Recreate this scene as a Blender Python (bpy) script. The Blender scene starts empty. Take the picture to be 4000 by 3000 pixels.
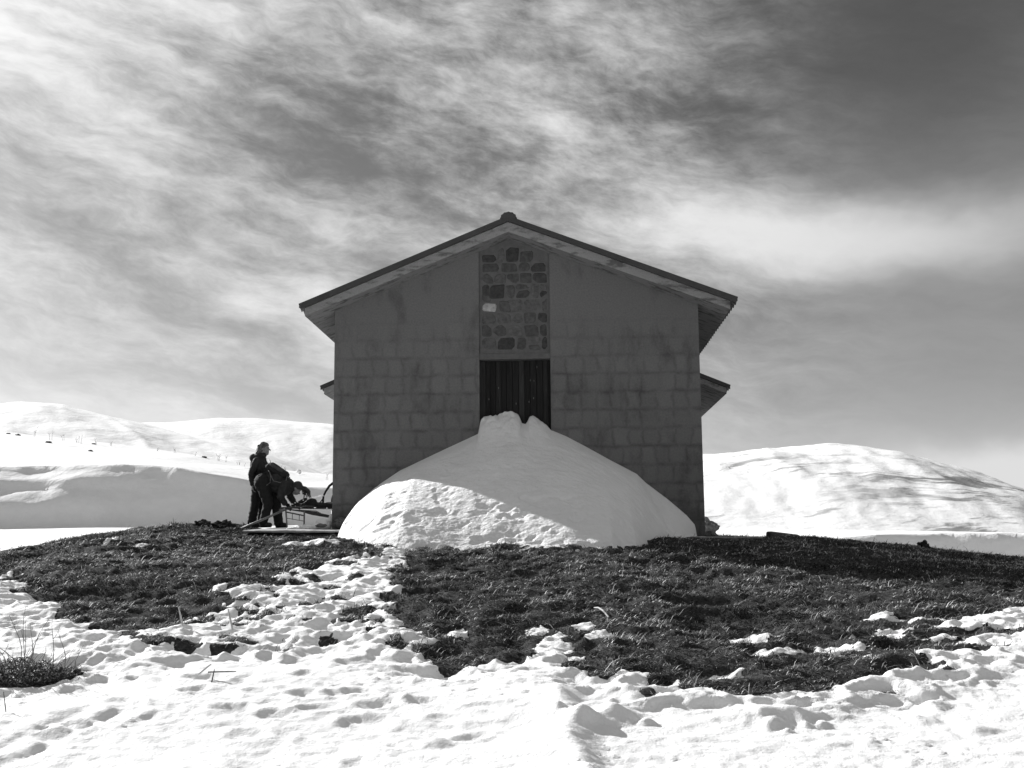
import bpy, math, random
import numpy as np
from mathutils import Vector, Matrix, noise as mnoise

S = bpy.context.scene
R = math.radians

# clouds: direction (degrees right of straight ahead, degrees up), spread, slant, thickness
CLOUDS = [
    (-28.0, 27.0, 12.0, 8.0, 0.0, 0.62),     # bright veil in the upper left
    (13.0, 15.2, 8.5, 1.9, -0.06, 0.72),     # bright bank right of the roof
    (21.0, 14.4, 7.0, 1.4, -0.02, 0.25),
    (28.0, 2.4, 9.0, 1.8, -0.03, 0.45),
    (24.0, 3.2, 6.0, 1.1, -0.02, 0.85),
    (-24.0, 11.5, 7.0, 2.0, -0.25, 0.16),
    (-18.0, 5.0, 15.0, 2.2, -0.08, 0.42),
    (-11.0, 12.2, 6.0, 1.3, -0.28, 0.28),
    (-2.0, 15.5, 6.0, 2.0, -0.1, 0.16),
    (2.0, 21.5, 9.0, 4.5, -0.2, 0.24),
    (-12.0, 21.0, 8.5, 2.6, 0.22, -0.24),
    (-2.0, 24.5, 5.0, 2.5, 0.0, 0.12),
    (20.0, 24.0, 9.0, 7.0, 0.0, -0.24),
    (9.0, 19.5, 5.0, 2.0, 0.0, 0.12),
]
COVER = 0.17
N_BLADES = 1250000
CLOUD_LO, CLOUD_HI = 7.2, 10.0
SKY_MUL, SKY_POW, SKY_CAP = 1.0, 1.3, 6.2

# ------------------------------------------------------------------ camera
EYE = -0.40
PITCH = math.atan(640 / 4400.0)
cam_d = bpy.data.cameras.new("camera")
cam = bpy.data.objects.new("camera", cam_d)
S.collection.objects.link(cam)
cam.location = (0, 0, EYE)
cam.rotation_mode = 'QUATERNION'
cam.rotation_quaternion = (Matrix.Rotation(PITCH + math.pi / 2, 4, 'X') @ Matrix.Rotation(R(-0.5), 4, 'Z')).to_quaternion()
cam_d.sensor_width = 36
cam_d.lens = 36 * 4400 / 4000.0
cam_d.clip_start = 0.1
cam_d.clip_end = 6000
S.camera = cam

# ------------------------------------------------------------------ sun and sky
SUN_EL = 27.5
SUN_AZ = -51.2            # degrees clockwise from +Y (negative: to the left of the view)
sun_d = bpy.data.lights.new("sun", 'SUN')
sun = bpy.data.objects.new("sun", sun_d)
S.collection.objects.link(sun)
sun_d.energy = 5.0
sun_d.angle = R(0.53)
sun_d.color = (1.0, 1.0, 1.0)
sdir = Vector((math.sin(R(SUN_AZ)) * math.cos(R(SUN_EL)), math.cos(R(SUN_AZ)) * math.cos(R(SUN_EL)), math.sin(R(SUN_EL))))
sun.rotation_mode = 'QUATERNION'
sun.rotation_quaternion = sdir.to_track_quat('Z', 'Y')
sun.location = sdir * 60

S.view_settings.view_transform = 'Standard'
S.view_settings.look = 'None'
S.view_settings.exposure = 0.68
S.view_settings.gamma = 1.0
S.cycles.max_bounces = 6
S.cycles.diffuse_bounces = 4


class NT:
    """small helper to wire math nodes"""
    def __init__(self, tree):
        self.t = tree
        self.n = tree.nodes
        self.l = tree.links

    def node(self, kind, **kw):
        nd = self.n.new(kind)
        for k, v in kw.items():
            setattr(nd, k, v)
        return nd

    def put(self, sock, v):
        if hasattr(v, 'node'):
            self.l.new(v, sock)
        elif v is not None:
            sock.default_value = v

    def m(self, op, a, b=None, c=None, clamp=False):
        nd = self.node('ShaderNodeMath', operation=op, use_clamp=clamp)
        for i, v in enumerate((a, b, c)):
            self.put(nd.inputs[i], v)
        return nd.outputs[0]

    def vec(self, x, y, z):
        nd = self.node('ShaderNodeCombineXYZ')
        for i, v in enumerate((x, y, z)):
            self.put(nd.inputs[i], v)
        return nd.outputs[0]

    def noise(self, v, scale=1.0, detail=4.0, rough=0.5, distort=0.0, lac=2.0):
        nd = self.node('ShaderNodeTexNoise')
        self.put(nd.inputs['Vector'], v)
        nd.inputs['Scale'].default_value = scale
        nd.inputs['Detail'].default_value = detail
        nd.inputs['Roughness'].default_value = rough
        nd.inputs['Lacunarity'].default_value = lac
        nd.inputs['Distortion'].default_value = distort
        return nd.outputs['Fac']

    def ss(self, x, a, b):
        nd = self.node('ShaderNodeMapRange', interpolation_type='SMOOTHSTEP')
        self.put(nd.inputs[0], x)
        nd.inputs[1].default_value = a
        nd.inputs[2].default_value = b
        nd.inputs[3].default_value = 0.0
        nd.inputs[4].default_value = 1.0
        return nd.outputs[0]

    def lin(self, x, a, b, c, d):
        nd = self.node('ShaderNodeMapRange')
        nd.clamp = True
        self.put(nd.inputs[0], x)
        for i, v in enumerate((a, b, c, d)):
            nd.inputs[i + 1].default_value = v
        return nd.outputs[0]

    def mix(self, f, a, b):
        # float mix
        nd = self.node('ShaderNodeMix', data_type='FLOAT')
        self.put(nd.inputs[0], f)
        self.put(nd.inputs[2], a)
        self.put(nd.inputs[3], b)
        return nd.outputs[0]

    def grey(self, v):
        nd = self.node('ShaderNodeCombineColor')
        for i in range(3):
            self.put(nd.inputs[i], v)
        return nd.outputs[0]

    def gauss(self, A, E, a0, e0, sa, se, tilt=0.0):
        da = self.m('SUBTRACT', A, a0)
        de = self.m('SUBTRACT', E, e0)
        if tilt:
            de = self.m('SUBTRACT', de, self.m('MULTIPLY', da, tilt))
        q = self.m('ADD', self.m('POWER', self.m('DIVIDE', da, sa), 2.0), self.m('POWER', self.m('DIVIDE', de, se), 2.0))
        return self.m('EXPONENT', self.m('MULTIPLY', q, -1.0))


W = bpy.data.worlds.new("World")
S.world = W
W.use_nodes = True
w = NT(W.node_tree)
w.n.clear()
sky = w.node('ShaderNodeTexSky', sky_type='NISHITA')
sky.sun_disc = False
sky.sun_elevation = R(SUN_EL)
sky.sun_rotation = R(SUN_AZ)
sky.altitude = 1500
sky.air_density = 1.0
sky.dust_density = 1.2
sky.ozone_density = 1.0
sep = w.node('ShaderNodeSeparateColor')
w.l.new(sky.outputs[0], sep.inputs[0])
# black-and-white film behind a red filter: the sky is seen by its red channel
red = sep.outputs[0]
tc = w.node('ShaderNodeTexCoord')
sx = w.node('ShaderNodeSeparateXYZ')
w.l.new(tc.outputs['Generated'], sx.inputs[0])
X, Y, Z = sx.outputs
DEG = 57.29578
A = w.m('MULTIPLY', w.m('ARCTAN2', X, Y), DEG)                 # compass direction, 0 = straight over the house
E = w.m('MULTIPLY', w.m('ARCSINE', Z), DEG)                    # height above the horizon
clear = w.m('MULTIPLY', w.m('POWER', w.m('DIVIDE', w.m('MINIMUM', red, SKY_CAP), 5.0), SKY_POW), 5.0 * SKY_MUL)
# warped, slanted coordinates: streaks that sink towards the right
w1 = w.m('SUBTRACT', w.noise(w.vec(w.m('MULTIPLY', A, 0.05), w.m('MULTIPLY', E, 0.08), 2.3), 1.0, 4.0, 0.6), 0.5)
w2 = w.m('SUBTRACT', w.noise(w.vec(w.m('MULTIPLY', A, 0.16), w.m('MULTIPLY', E, 0.24), 9.1), 1.0, 4.0, 0.6), 0.5)
Aw = w.m('ADD', A, w.m('MULTIPLY', w1, 6.0))
Ew = w.m('ADD', w.m('ADD', E, w.m('MULTIPLY', w1, 3.0)), w.m('MULTIPLY', w2, 1.8))
s1 = w.m('ADD', Ew, w.m('MULTIPLY', Aw, 0.22))
s2 = w.m('ADD', Ew, w.m('MULTIPLY', Aw, 0.10))
big = w.noise(w.vec(w.m('MULTIPLY', Aw, 0.050), w.m('MULTIPLY', s1, 0.17), 0.7), 1.0, 3.0, 0.5)
streak = w.noise(w.vec(w.m('MULTIPLY', Aw, 0.125), w.m('MULTIPLY', s1, 0.44), 3.7), 1.0, 8.0, 0.62)
fine = w.noise(w.vec(w.m('MULTIPLY', Aw, 0.42), w.m('MULTIPLY', s2, 1.05), 5.5), 1.0, 7.0, 0.66)
lump = w.noise(w.vec(w.m('MULTIPLY', A, 0.27), w.m('MULTIPLY', w.m('ADD', E, w.m('MULTIPLY', A, 0.30)), 0.48), 4.2), 1.0, 7.0, 0.62)
cov = w.m('ADD', COVER, 0.0)
for (a0, e0, sa, se, tl_, amp) in CLOUDS:
    cov = w.m('ADD', cov, w.m('MULTIPLY', w.gauss(Aw, Ew, a0, e0, sa, se, tl_), amp))
leftness = w.m('SUBTRACT', 1.0, w.ss(w.m('ADD', Aw, w.m('MULTIPLY', E, 0.0)), 6.0, 21.0))
behind = w.ss(w.m('ABSOLUTE', A), 40.0, 70.0)
amp_ = w.m('ADD', w.m('MULTIPLY', leftness, 0.82), 0.12)
tex = w.m('ADD', w.m('ADD', w.m('MULTIPLY', w.m('SUBTRACT', big, 0.5), 1.1), w.m('MULTIPLY', w.m('SUBTRACT', streak, 0.5), 1.15)),
          w.m('ADD', w.m('MULTIPLY', w.m('SUBTRACT', fine, 0.5), 0.74), w.m('MULTIPLY', w.m('MULTIPLY', w.m('SUBTRACT', lump, 0.5), 1.25), w.gauss(A, E, 1.0, 21.0, 13.0, 9.0))))
d_ = w.m('ADD', cov, w.m('MULTIPLY', tex, amp_))
dens = w.ss(d_, -0.15, 1.0)
# unseen sky at the viewer's back, shaped for fill light: dimmed low, cloud added above
veil = w.lin(E, 14.0, 50.0, -0.35, 0.74)
clear = w.m('MULTIPLY', clear, w.mix(behind, 1.0, 0.55))
dens = w.mix(behind, dens, w.ss(w.m('ADD', veil, w.m('MULTIPLY', tex, 0.9)), 0.05, 0.95))
# cloud is brighter the nearer it lies to the sun
sd = w.node('ShaderNodeVectorMath', operation='DOT_PRODUCT')
w.l.new(tc.outputs['Generated'], sd.inputs[0])
sd.inputs[1].default_value = sdir
cb = w.mix(behind, w.lin(sd.outputs['Value'], 0.40, 0.95, CLOUD_LO, CLOUD_HI), 6.5)
out = w.mix(dens, clear, cb)
bg = w.node('ShaderNodeBackground')
w.l.new(w.grey(out), bg.inputs[0])
bg.inputs[1].default_value = 0.064
wo = w.node('ShaderNodeOutputWorld')
w.l.new(bg.outputs[0], wo.inputs[0])

# ------------------------------------------------------------------ helpers
COL = S.collection


def link(o, parent=None):
    COL.objects.link(o)
    if parent is not None:
        o.parent = parent
    return o


def tag(o, label=None, cat=None, group=None, kind=None):
    if label:
        o['label'] = label
    if cat:
        o['category'] = cat
    if group:
        o['group'] = group
    if kind:
        o['kind'] = kind
    return o


def empty(name, loc=(0, 0, 0), rz=0.0):
    o = bpy.data.objects.new(name, None)
    o.empty_display_size = 0.2
    o.location = loc
    o.rotation_euler = (0, 0, rz)
    return link(o)


def mesh_obj(name, verts, faces, mat, parent=None, smooth=False, attr=None):
    me = bpy.data.meshes.new(name)
    me.from_pydata([tuple(map(float, v)) for v in verts], [], faces)
    if attr is not None:
        a = me.attributes.new('tone', 'FLOAT', 'POINT')
        a.data.foreach_set('value', np.asarray(attr, dtype=np.float32))
    me.materials.append(mat)
    if smooth:
        me.polygons.foreach_set('use_smooth', [True] * len(me.polygons))
    me.update()
    return link(bpy.data.objects.new(name, me), parent)


def np_mesh(name, V, Fq, mat, parent=None, smooth=True, tone=None, n=4):
    """fast mesh from numpy arrays, all faces with n corners"""
    me = bpy.data.meshes.new(name)
    V = np.ascontiguousarray(V, dtype=np.float32)
    Fq = np.ascontiguousarray(Fq, dtype=np.int32)
    me.vertices.add(len(V))
    me.vertices.foreach_set('co', V.ravel())
    me.loops.add(Fq.size)
    me.loops.foreach_set('vertex_index', Fq.ravel())
    me.polygons.add(len(Fq))
    me.polygons.foreach_set('loop_start', np.arange(len(Fq), dtype=np.int32) * n)
    me.polygons.foreach_set('use_smooth', np.full(len(Fq), smooth))
    if tone is not None:
        a = me.attributes.new('tone', 'FLOAT', 'POINT')
        a.data.foreach_set('value', np.asarray(tone, dtype=np.float32))
    me.materials.append(mat)
    me.update(calc_edges=True)
    me.validate()
    return link(bpy.data.objects.new(name, me), parent)


def grid_faces(nx, ny, keep=None):
    j, i = np.mgrid[0:ny - 1, 0:nx - 1]
    a = (j * nx + i).ravel()
    f = np.stack([a, a + 1, a + nx + 1, a + nx], 1)
    if keep is not None:
        k = keep.ravel()
        f = f[k[f].all(1)]
    return f


def compact(V, F, extra=None):
    used = np.zeros(len(V), bool)
    used[F.ravel()] = True
    idx = np.cumsum(used) - 1
    return V[used], idx[F], (None if extra is None else extra[used])


class MB:
    """collects simple solids into one mesh"""
    def __init__(self):
        self.v, self.f = [], []

    def add(self, v, f):
        b = len(self.v)
        self.v += [tuple(p) for p in v]
        self.f += [tuple(i + b for i in q) for q in f]
        return self

    def box(self, a, b):
        x0, y0, z0 = a
        x1, y1, z1 = b
        v = [(x0, y0, z0), (x1, y0, z0), (x1, y1, z0), (x0, y1, z0), (x0, y0, z1), (x1, y0, z1), (x1, y1, z1), (x0, y1, z1)]
        return self.add(v, [(0, 3, 2, 1), (4, 5, 6, 7), (0, 1, 5, 4), (1, 2, 6, 5), (2, 3, 7, 6), (3, 0, 4, 7)])

    def prism(self, poly, v0, v1):
        """polygon (u, w), anticlockwise seen from the front, pushed from v0 to v1"""
        n = len(poly)
        v = [(u, v0, h) for u, h in poly] + [(u, v1, h) for u, h in poly]
        f = [tuple(range(n)), tuple(range(2 * n - 1, n - 1, -1))]
        for i in range(n):
            j = (i + 1) % n
            f.append((j, i, i + n, j + n))
        return self.add(v, f)

    def tube(self, pts, rad, n=8, cap=True):
        pts = [Vector(p) for p in pts]
        if not hasattr(rad, '__len__'):
            rad = [rad] * len(pts)
        vs, fs = [], []
        up = None
        for i, p in enumerate(pts):
            t = (pts[min(i + 1, len(pts) - 1)] - pts[max(i - 1, 0)]).normalized()
            if up is None:
                up = t.orthogonal().normalized()
            else:
                up = (up - t * up.dot(t)).normalized()
            side = t.cross(up)
            for k in range(n):
                a = 2 * math.pi * k / n
                vs.append(p + (up * math.cos(a) + side * math.sin(a)) * rad[i])
        for i in range(len(pts) - 1):
            for k in range(n):
                k2 = (k + 1) % n
                fs.append((i * n + k, i * n + k2, (i + 1) * n + k2, (i + 1) * n + k))
        if cap:
            fs.append(tuple(range(n - 1, -1, -1)))
            fs.append(tuple(range((len(pts) - 1) * n, len(pts) * n)))
        return self.add(vs, fs)

    def build(self, name, mat, parent=None, smooth=False, bevel=0.0, seg=2, attr=None):
        o = mesh_obj(name, self.v, self.f, mat, parent, smooth, attr)
        if bevel:
            md = o.modifiers.new('bevel', 'BEVEL')
            md.width = bevel
            md.segments = seg
            md.limit_method = 'ANGLE'
        return o


# value noise on numpy arrays
def _hash(ix, iy, seed):
    h = (ix.astype(np.int64) * 374761393 + iy.astype(np.int64) * 668265263 + seed * 982451653) & 0xFFFFFFFF
    h = ((h ^ (h >> 13)) * 1274126177) & 0xFFFFFFFF
    h = h ^ (h >> 16)
    return (h & 0xFFFF) / 65535.0


def vn(x, y, seed=0):
    x = np.asarray(x, float)
    y = np.asarray(y, float)
    ix, iy = np.floor(x), np.floor(y)
    fx, fy = x - ix, y - iy
    fx = fx * fx * fx * (fx * (fx * 6 - 15) + 10)
    fy = fy * fy * fy * (fy * (fy * 6 - 15) + 10)
    a, b = _hash(ix, iy, seed), _hash(ix + 1, iy, seed)
    c, d = _hash(ix, iy + 1, seed), _hash(ix + 1, iy + 1, seed)
    return (a + (b - a) * fx) * (1 - fy) + (c + (d - c) * fx) * fy - 0.5


def fbm(x, y, seed=0, octs=4, rough=0.5):
    s, a, t = 0.0, 1.0, 0.0
    c, sn = 0.8, 0.6
    for o in range(octs):
        s = s + a * vn(x, y, seed + o * 17)
        t += a
        a *= rough
        x, y = (c * x - sn * y) * 2.03 + 11.3, (sn * x + c * y) * 2.03 + 4.7
    return s / t * 1.6


# ------------------------------------------------------------------ materials
def new_mat(name, rough=0.8, spec=0.3):
    m = bpy.data.materials.new(name)
    m.use_nodes = True
    t = NT(m.node_tree)
    b = t.n['Principled BSDF']
    b.inputs['Roughness'].default_value = rough
    b.inputs['Specular IOR Level'].default_value = spec
    return m, t, b


def bump(t, b, h, strength=0.5, dist=0.02):
    nd = t.node('ShaderNodeBump')
    nd.inputs['Strength'].default_value = strength
    nd.inputs['Distance'].default_value = dist
    t.put(nd.inputs['Height'], h)
    t.l.new(nd.outputs[0], b.inputs['Normal'])


def coord(t):
    return t.node('ShaderNodeTexCoord').outputs['Object']


def attr(t, name='tone'):
    nd = t.node('ShaderNodeAttribute', attribute_name=name)
    return nd.outputs['Fac']


def mottled(name, lo, hi, scale=4.0, rough=0.85, detail=5, bstr=0.3, bscale=None, bdist=0.01, spec=0.25, stretch=(1, 1, 1)):
    m, t, b = new_mat(name, rough, spec)
    mp = t.node('ShaderNodeMapping')
    mp.inputs['Scale'].default_value = stretch
    t.l.new(coord(t), mp.inputs[0])
    v = mp.outputs[0]
    f = t.noise(v, scale, detail, 0.6)
    t.l.new(t.grey(t.lin(f, 0.3, 0.7, lo, hi)), b.inputs['Base Color'])
    if bstr:
        bump(t, b, t.noise(v, bscale or scale * 3, 6, 0.65), bstr, bdist)
    return m


def snow_mat(name, base=0.86, scales=((7.0, 0.5, 0.03), (40.0, 0.35, 0.008))):
    m, t, b = new_mat(name, 0.75, 0.2)
    c = coord(t)
    dirt = t.noise(c, 1.7, 6, 0.62)
    t.l.new(t.grey(t.lin(dirt, 0.30, 0.62, base - 0.05, base)), b.inputs['Base Color'])
    h = None
    for sc, st, di in scales:
        q = t.m('MULTIPLY', t.noise(c, sc, 5, 0.6), di)
        h = q if h is None else t.m('ADD', h, q)
    nd = t.node('ShaderNodeBump')
    nd.inputs['Strength'].default_value = 0.9
    nd.inputs['Distance'].default_value = 1.0
    t.put(nd.inputs['Height'], h)
    t.l.new(nd.outputs[0], b.inputs['Normal'])
    return m


M = {}
M['snow'] = snow_mat('snow', 0.86, ((11.0, 0.5, 0.010), (30.0, 0.4, 0.007), (75.0, 0.3, 0.0022)))
M['pile_snow'] = snow_mat('pile_snow', 0.85, ((6.0, 0.5, 0.022), (22.0, 0.4, 0.017), (60.0, 0.3, 0.005)))
M['field_snow'] = snow_mat('field_snow', 0.86, ((0.9, 0.5, 0.07), (4.0, 0.3, 0.025)))


def soil_material():
    m, t, b = new_mat('turf_soil', 0.95, 0.1)
    c = coord(t)
    f = t.noise(c, 28.0, 6, 0.75)
    t.l.new(t.grey(t.lin(f, 0.35, 0.72, 0.016, 0.10)), b.inputs['Base Color'])
    bump(t, b, t.noise(c, 30.0, 6, 0.7), 0.9, 0.03)
    return m


M['soil'] = soil_material()


def tone_material(name, rough=0.8, k=1.0, spec=0.2, translucent=False):
    m, t, b = new_mat(name, rough, spec)
    t.l.new(t.grey(t.m('MULTIPLY', attr(t), k)), b.inputs['Base Color'])
    return m


M['blade'] = tone_material('grass_blade', 0.6, 1.30, 0.35)


def hill_material(name, streak_amount, seed, sx=1.0):
    """snow with thin dark bands of bare turf and rock that the wind has swept"""
    m, t, b = new_mat(name, 0.8, 0.15)
    c = coord(t)
    sp = t.node('ShaderNodeSeparateXYZ')
    t.l.new(c, sp.inputs[0])
    ux, uy, uz = sp.outputs
    dx = t.m('SUBTRACT', ux, 175.0)
    wv = t.m('SUBTRACT', t.noise(c, 0.012, 4, 0.6), 0.5)
    # bands lie along the slope like the contours of a dome
    dome = t.m('ADD', t.m('ADD', uz, t.m('MULTIPLY', t.m('MULTIPLY', dx, dx), 0.0011)), t.m('MULTIPLY', wv, 14.0))
    where = t.ss(t.noise(c, 0.015, 4, 0.55), 0.36, 0.60)
    v1 = t.vec(t.m('MULTIPLY', ux, 0.012), seed, t.m('MULTIPLY', dome, 0.16))
    band = t.ss(t.noise(v1, 1.0, 8, 0.62), 0.545, 0.62)
    v2 = t.vec(t.m('MULTIPLY', ux, 0.035), seed + 4.0, t.m('MULTIPLY', dome, 0.42))
    fleck = t.ss(t.noise(v2, 1.0, 8, 0.66), 0.55, 0.65)
    k = t.m('MULTIPLY', t.m('MAXIMUM', t.m('MULTIPLY', band, t.m('ADD', 0.35, t.m('MULTIPLY', where, 0.65))), t.m('MULTIPLY', fleck, t.m('MULTIPLY', where, 0.8))), streak_amount)
    t.l.new(t.grey(t.mix(k, 0.87, 0.10)), b.inputs['Base Color'])
    bump(t, b, t.noise(c, 0.03, 8, 0.58), 0.5, 4.0)
    return m


M['hill_white'] = hill_material('hill_snow', 0.12, 3.0)
M['hill_streaked'] = hill_material('hill_streaked_snow', 0.82, 7.3)

# ------------------------------------------------------------------ ground under and around the barn
def sstep(a, b, t):
    t = np.clip((t - a) / (b - a), 0, 1)
    return t * t * (3 - 2 * t)


_PY=np.array([-60,0,6.0,7.5,8.3,9.2,10,12,14,17,19,20.4,21.5,22.5,24,27,30,40,200])
_PZ=np.array([-2.1,-2.02,-2.02,-1.97,-1.84,-1.66,-1.50,-1.17,-.88,-.49,-.27,-.16,-.07,-.04,-.06,-.35,-1.0,-2.5,-4])
_fy=np.linspace(-60,60,6001); _fz=np.interp(_fy,_PY,_PZ)
_k=np.hanning(61); _k/=_k.sum(); _fz[60:-60]=np.convolve(_fz,_k,'same')[60:-60]
_CX=np.array([-60,-14,-12,-10,-9.1,-8.2,-7.2,-6,-4.9,-4,0,3.0,3.6,6.2,9.5,12,14,60])
_CZ=np.array([-3,-1.35,-.95,-.55,-.33,-.12,.03,.11,0.0,-.02,-.02,-.1,-.13,-.29,-.64,-.98,-1.2,-3])
_cx=np.linspace(-60,60,6001); _cz=np.interp(_cx,_CX,_CZ)
_k2=np.hanning(71); _k2/=_k2.sum(); _cz[80:-80]=np.convolve(_cz,_k2,'same')[80:-80]
def T(x,y):
    return np.interp(y,_fy,_fz)+np.interp(x,_cx,_cz)*sstep(10,20,y)


def Ts(x, y):
    return float(T(np.array(float(x)), np.array(float(y))))


def turf(x, y):
    """lumps and hollows of the turf"""
    g = 0.10 * fbm(x * 0.9, y * 0.9, 5, 3) + 0.19 * (0.28 - np.abs(fbm(x * 1.7 + 3, y * 2.5, 8, 3))) + 0.12 * (0.25 - np.abs(fbm(x * 4.0, y * 6.0, 9, 3)))
    fade = sstep(0.0, 0.8, np.hypot(np.maximum(np.abs(x - 0.05) - 3.6, 0), np.maximum(21.4 - y, 0)) - 0.0)
    slab = 1 - (1 - sstep(-5.5, -5.0, x)) * 0
    onslab = sstep(-5.4, -4.9, x) * (1 - sstep(4.6, 5.4, x)) * sstep(20.0, 20.5, y)
    return g * (1 - onslab)


# edge of the bare turf on the mound, as walked round it from left to right (metres)
EDGE =  [(-6.48, 14.42), (-6.28, 14.22), (-6.06, 14.13), (-5.89, 13.49), (-5.62, 13.29), (-5.1, 12.76), (-5.1, 12.39), (-4.72, 12.0), (-4.45, 11.99), (-4.29, 11.63), (-4.07, 11.43), (-3.66, 11.51), (-3.16, 11.89), (-3.22, 12.27), (-3.16, 12.58), (-3.38, 13.39), (-3.36, 13.61), (-3.06, 13.9), (-3.02, 14.48), (-3.29, 15.18), (-3.03, 15.25), (-2.73, 15.67), (-2.58, 16.33), (-2.23, 16.65), (-2.22, 17.65), (-1.7, 17.07), (-1.42, 16.26), (-1.79, 15.83), (-1.81, 15.39), (-1.58, 14.97), (-1.69, 14.41), (-1.44, 13.74), (-1.71, 13.68), (-1.58, 13.04), (-1.35, 12.89), (-1.41, 12.51), (-1.16, 11.92), (-1.17, 11.61), (-0.85, 11.37), (-0.95, 11.24), (-0.71, 11.05), (-0.93, 10.72), (-0.74, 10.43), (-0.7, 10.18), (-0.53, 10.13), (-0.31, 10.24), (-0.02, 10.41), (0.1, 10.37), (0.26, 10.59), (0.24, 10.84), (0.38, 11.19), (0.51, 11.1), (0.44, 10.84), (0.51, 10.59), (0.37, 10.29), (0.46, 10.07), (0.64, 10.0), (0.64, 9.8), (0.78, 9.77), (0.85, 9.92), (1.16, 9.85), (1.11, 9.61), (1.28, 9.61), (1.38, 9.78), (1.37, 9.43), (1.61, 9.37), (1.76, 9.29), (2.39, 9.33), (2.49, 9.4), (2.7, 9.54), (3.02, 9.77), (3.35, 9.92), (3.67, 9.91), (3.61, 10.19), (3.49, 10.19), (3.73, 10.41), (3.88, 10.25), (4.09, 10.32), (3.92, 10.57), (4.07, 10.72), (4.24, 10.48), (4.4, 10.55), (4.29, 10.8), (4.64, 11.06), (4.87, 11.01), (4.93, 11.15), (4.7, 11.3), (4.46, 11.55), (4.86, 11.88), (5.5, 12.38)]
GRASS_OUTLINE = [(-6.62, 14.6)] + EDGE[1:] + [(6.6, 13.0), (8.2, 14.6), (14, 17), (30, 24), (30, 40), (-9.6, 40), (-9.6, 23.2), (-9.9, 21.0), (-30, 20), (-30, 14.6)]
SNOW_PATCHES =  [(0.26, 11.57, 0.1, 0.13), (0.7, 11.59, 0.18, 0.17), (0.86, 11.35, 0.15, 0.12), (0.43, 11.36, 0.06, 0.06), (2.37, 11.22, 0.11, 0.06), (2.5, 10.74, 0.13, 0.07), (3.79, 11.42, 0.15, 0.08), (3.21, 10.78, 0.07, 0.04), (1.87, 9.94, 0.11, 0.05), (1.66, 9.55, 0.05, 0.04), (-6.68, 14.97, 0.08, 0.32), (-6.65, 18.65, 0.07, 0.26), (-5.78, 17.7, 0.06, 0.18), (-4.06, 14.11, 0.06, 0.15), (-3.57, 13.96, 0.07, 0.14), (-3.67, 13.28, 0.08, 0.19), (-3.39, 12.07, 0.06, 0.12), (-3.28, 18.8, 0.49, 0.22), (-3.07, 13.76, 0.06, 0.1), (2.94, 10.69, 0.09, 0.06), (4.04, 11.15, 0.15, 0.09), (3.8, 12.07, 0.08, 0.06), (2.89, 10.1, 0.09, 0.06), (-0.59, 11.58, 0.07, 0.09), (0.55, 10.4, 0.07, 0.04), (4.19, 11.82, 0.13, 0.08)]
GRASS_PATCHES =  [(-2.01, 13.39, 0.15, 0.29), (-1.71, 12.44, 0.24, 0.38), (-2.13, 12.0, 0.06, 0.14), (-2.91, 13.51, 0.12, 0.16), (-3.38, 11.04, 0.1, 0.11), (-3.12, 10.9, 0.12, 0.17), (-2.74, 10.84, 0.15, 0.13), (-2.28, 10.82, 0.17, 0.15), (-2.62, 11.12, 0.15, 0.1), (-1.79, 11.19, 0.1, 0.12), (-1.89, 11.65, 0.1, 0.09), (-1.09, 10.92, 0.06, 0.09), (1.2, 9.56, 0.09, 0.05), (1.09, 9.31, 0.05, 0.04), (3.01, 9.35, 0.06, 0.05), (-3.81, 11.29, 0.08, 0.06), (-1.41, 11.97, 0.11, 0.09), (-2.32, 12.87, 0.07, 0.08), (-2.57, 12.67, 0.07, 0.07), (-5.07, 11.75, 0.04, 0.06), (-3.57, 11.1, 0.07, 0.05), (4.6, 11.13, 0.15, 0.14), (4.51, 10.74, 0.12, 0.09), (-2.4, 16.04, 0.15, 0.15), (-2.52, 14.85, 0.17, 0.15), (-2.08, 14.82, 0.17, 0.19), (-2.64, 14.28, 0.13, 0.12), (-2.21, 13.98, 0.13, 0.09), (-2.78, 11.79, 0.11, 0.09)]


def outline_distance(px, py, poly):
    """signed distance, negative inside"""
    d = np.full(px.shape, 1e9)
    inside = np.zeros(px.shape, bool)
    n = len(poly)
    for i in range(n):
        x0, y0 = poly[i]
        x1, y1 = poly[(i + 1) % n]
        ex, ey = x1 - x0, y1 - y0
        t = np.clip(((px - x0) * ex + (py - y0) * ey) / (ex * ex + ey * ey + 1e-12), 0, 1)
        d = np.minimum(d, np.hypot(px - x0 - t * ex, py - y0 - t * ey))
        c = ((y0 > py) != (y1 > py))
        if c.any():
            xi = x0 + (py - y0) / (y1 - y0 + 1e-12) * ex
            inside ^= c & (px < xi)
    return np.where(inside, -d, d)


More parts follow.
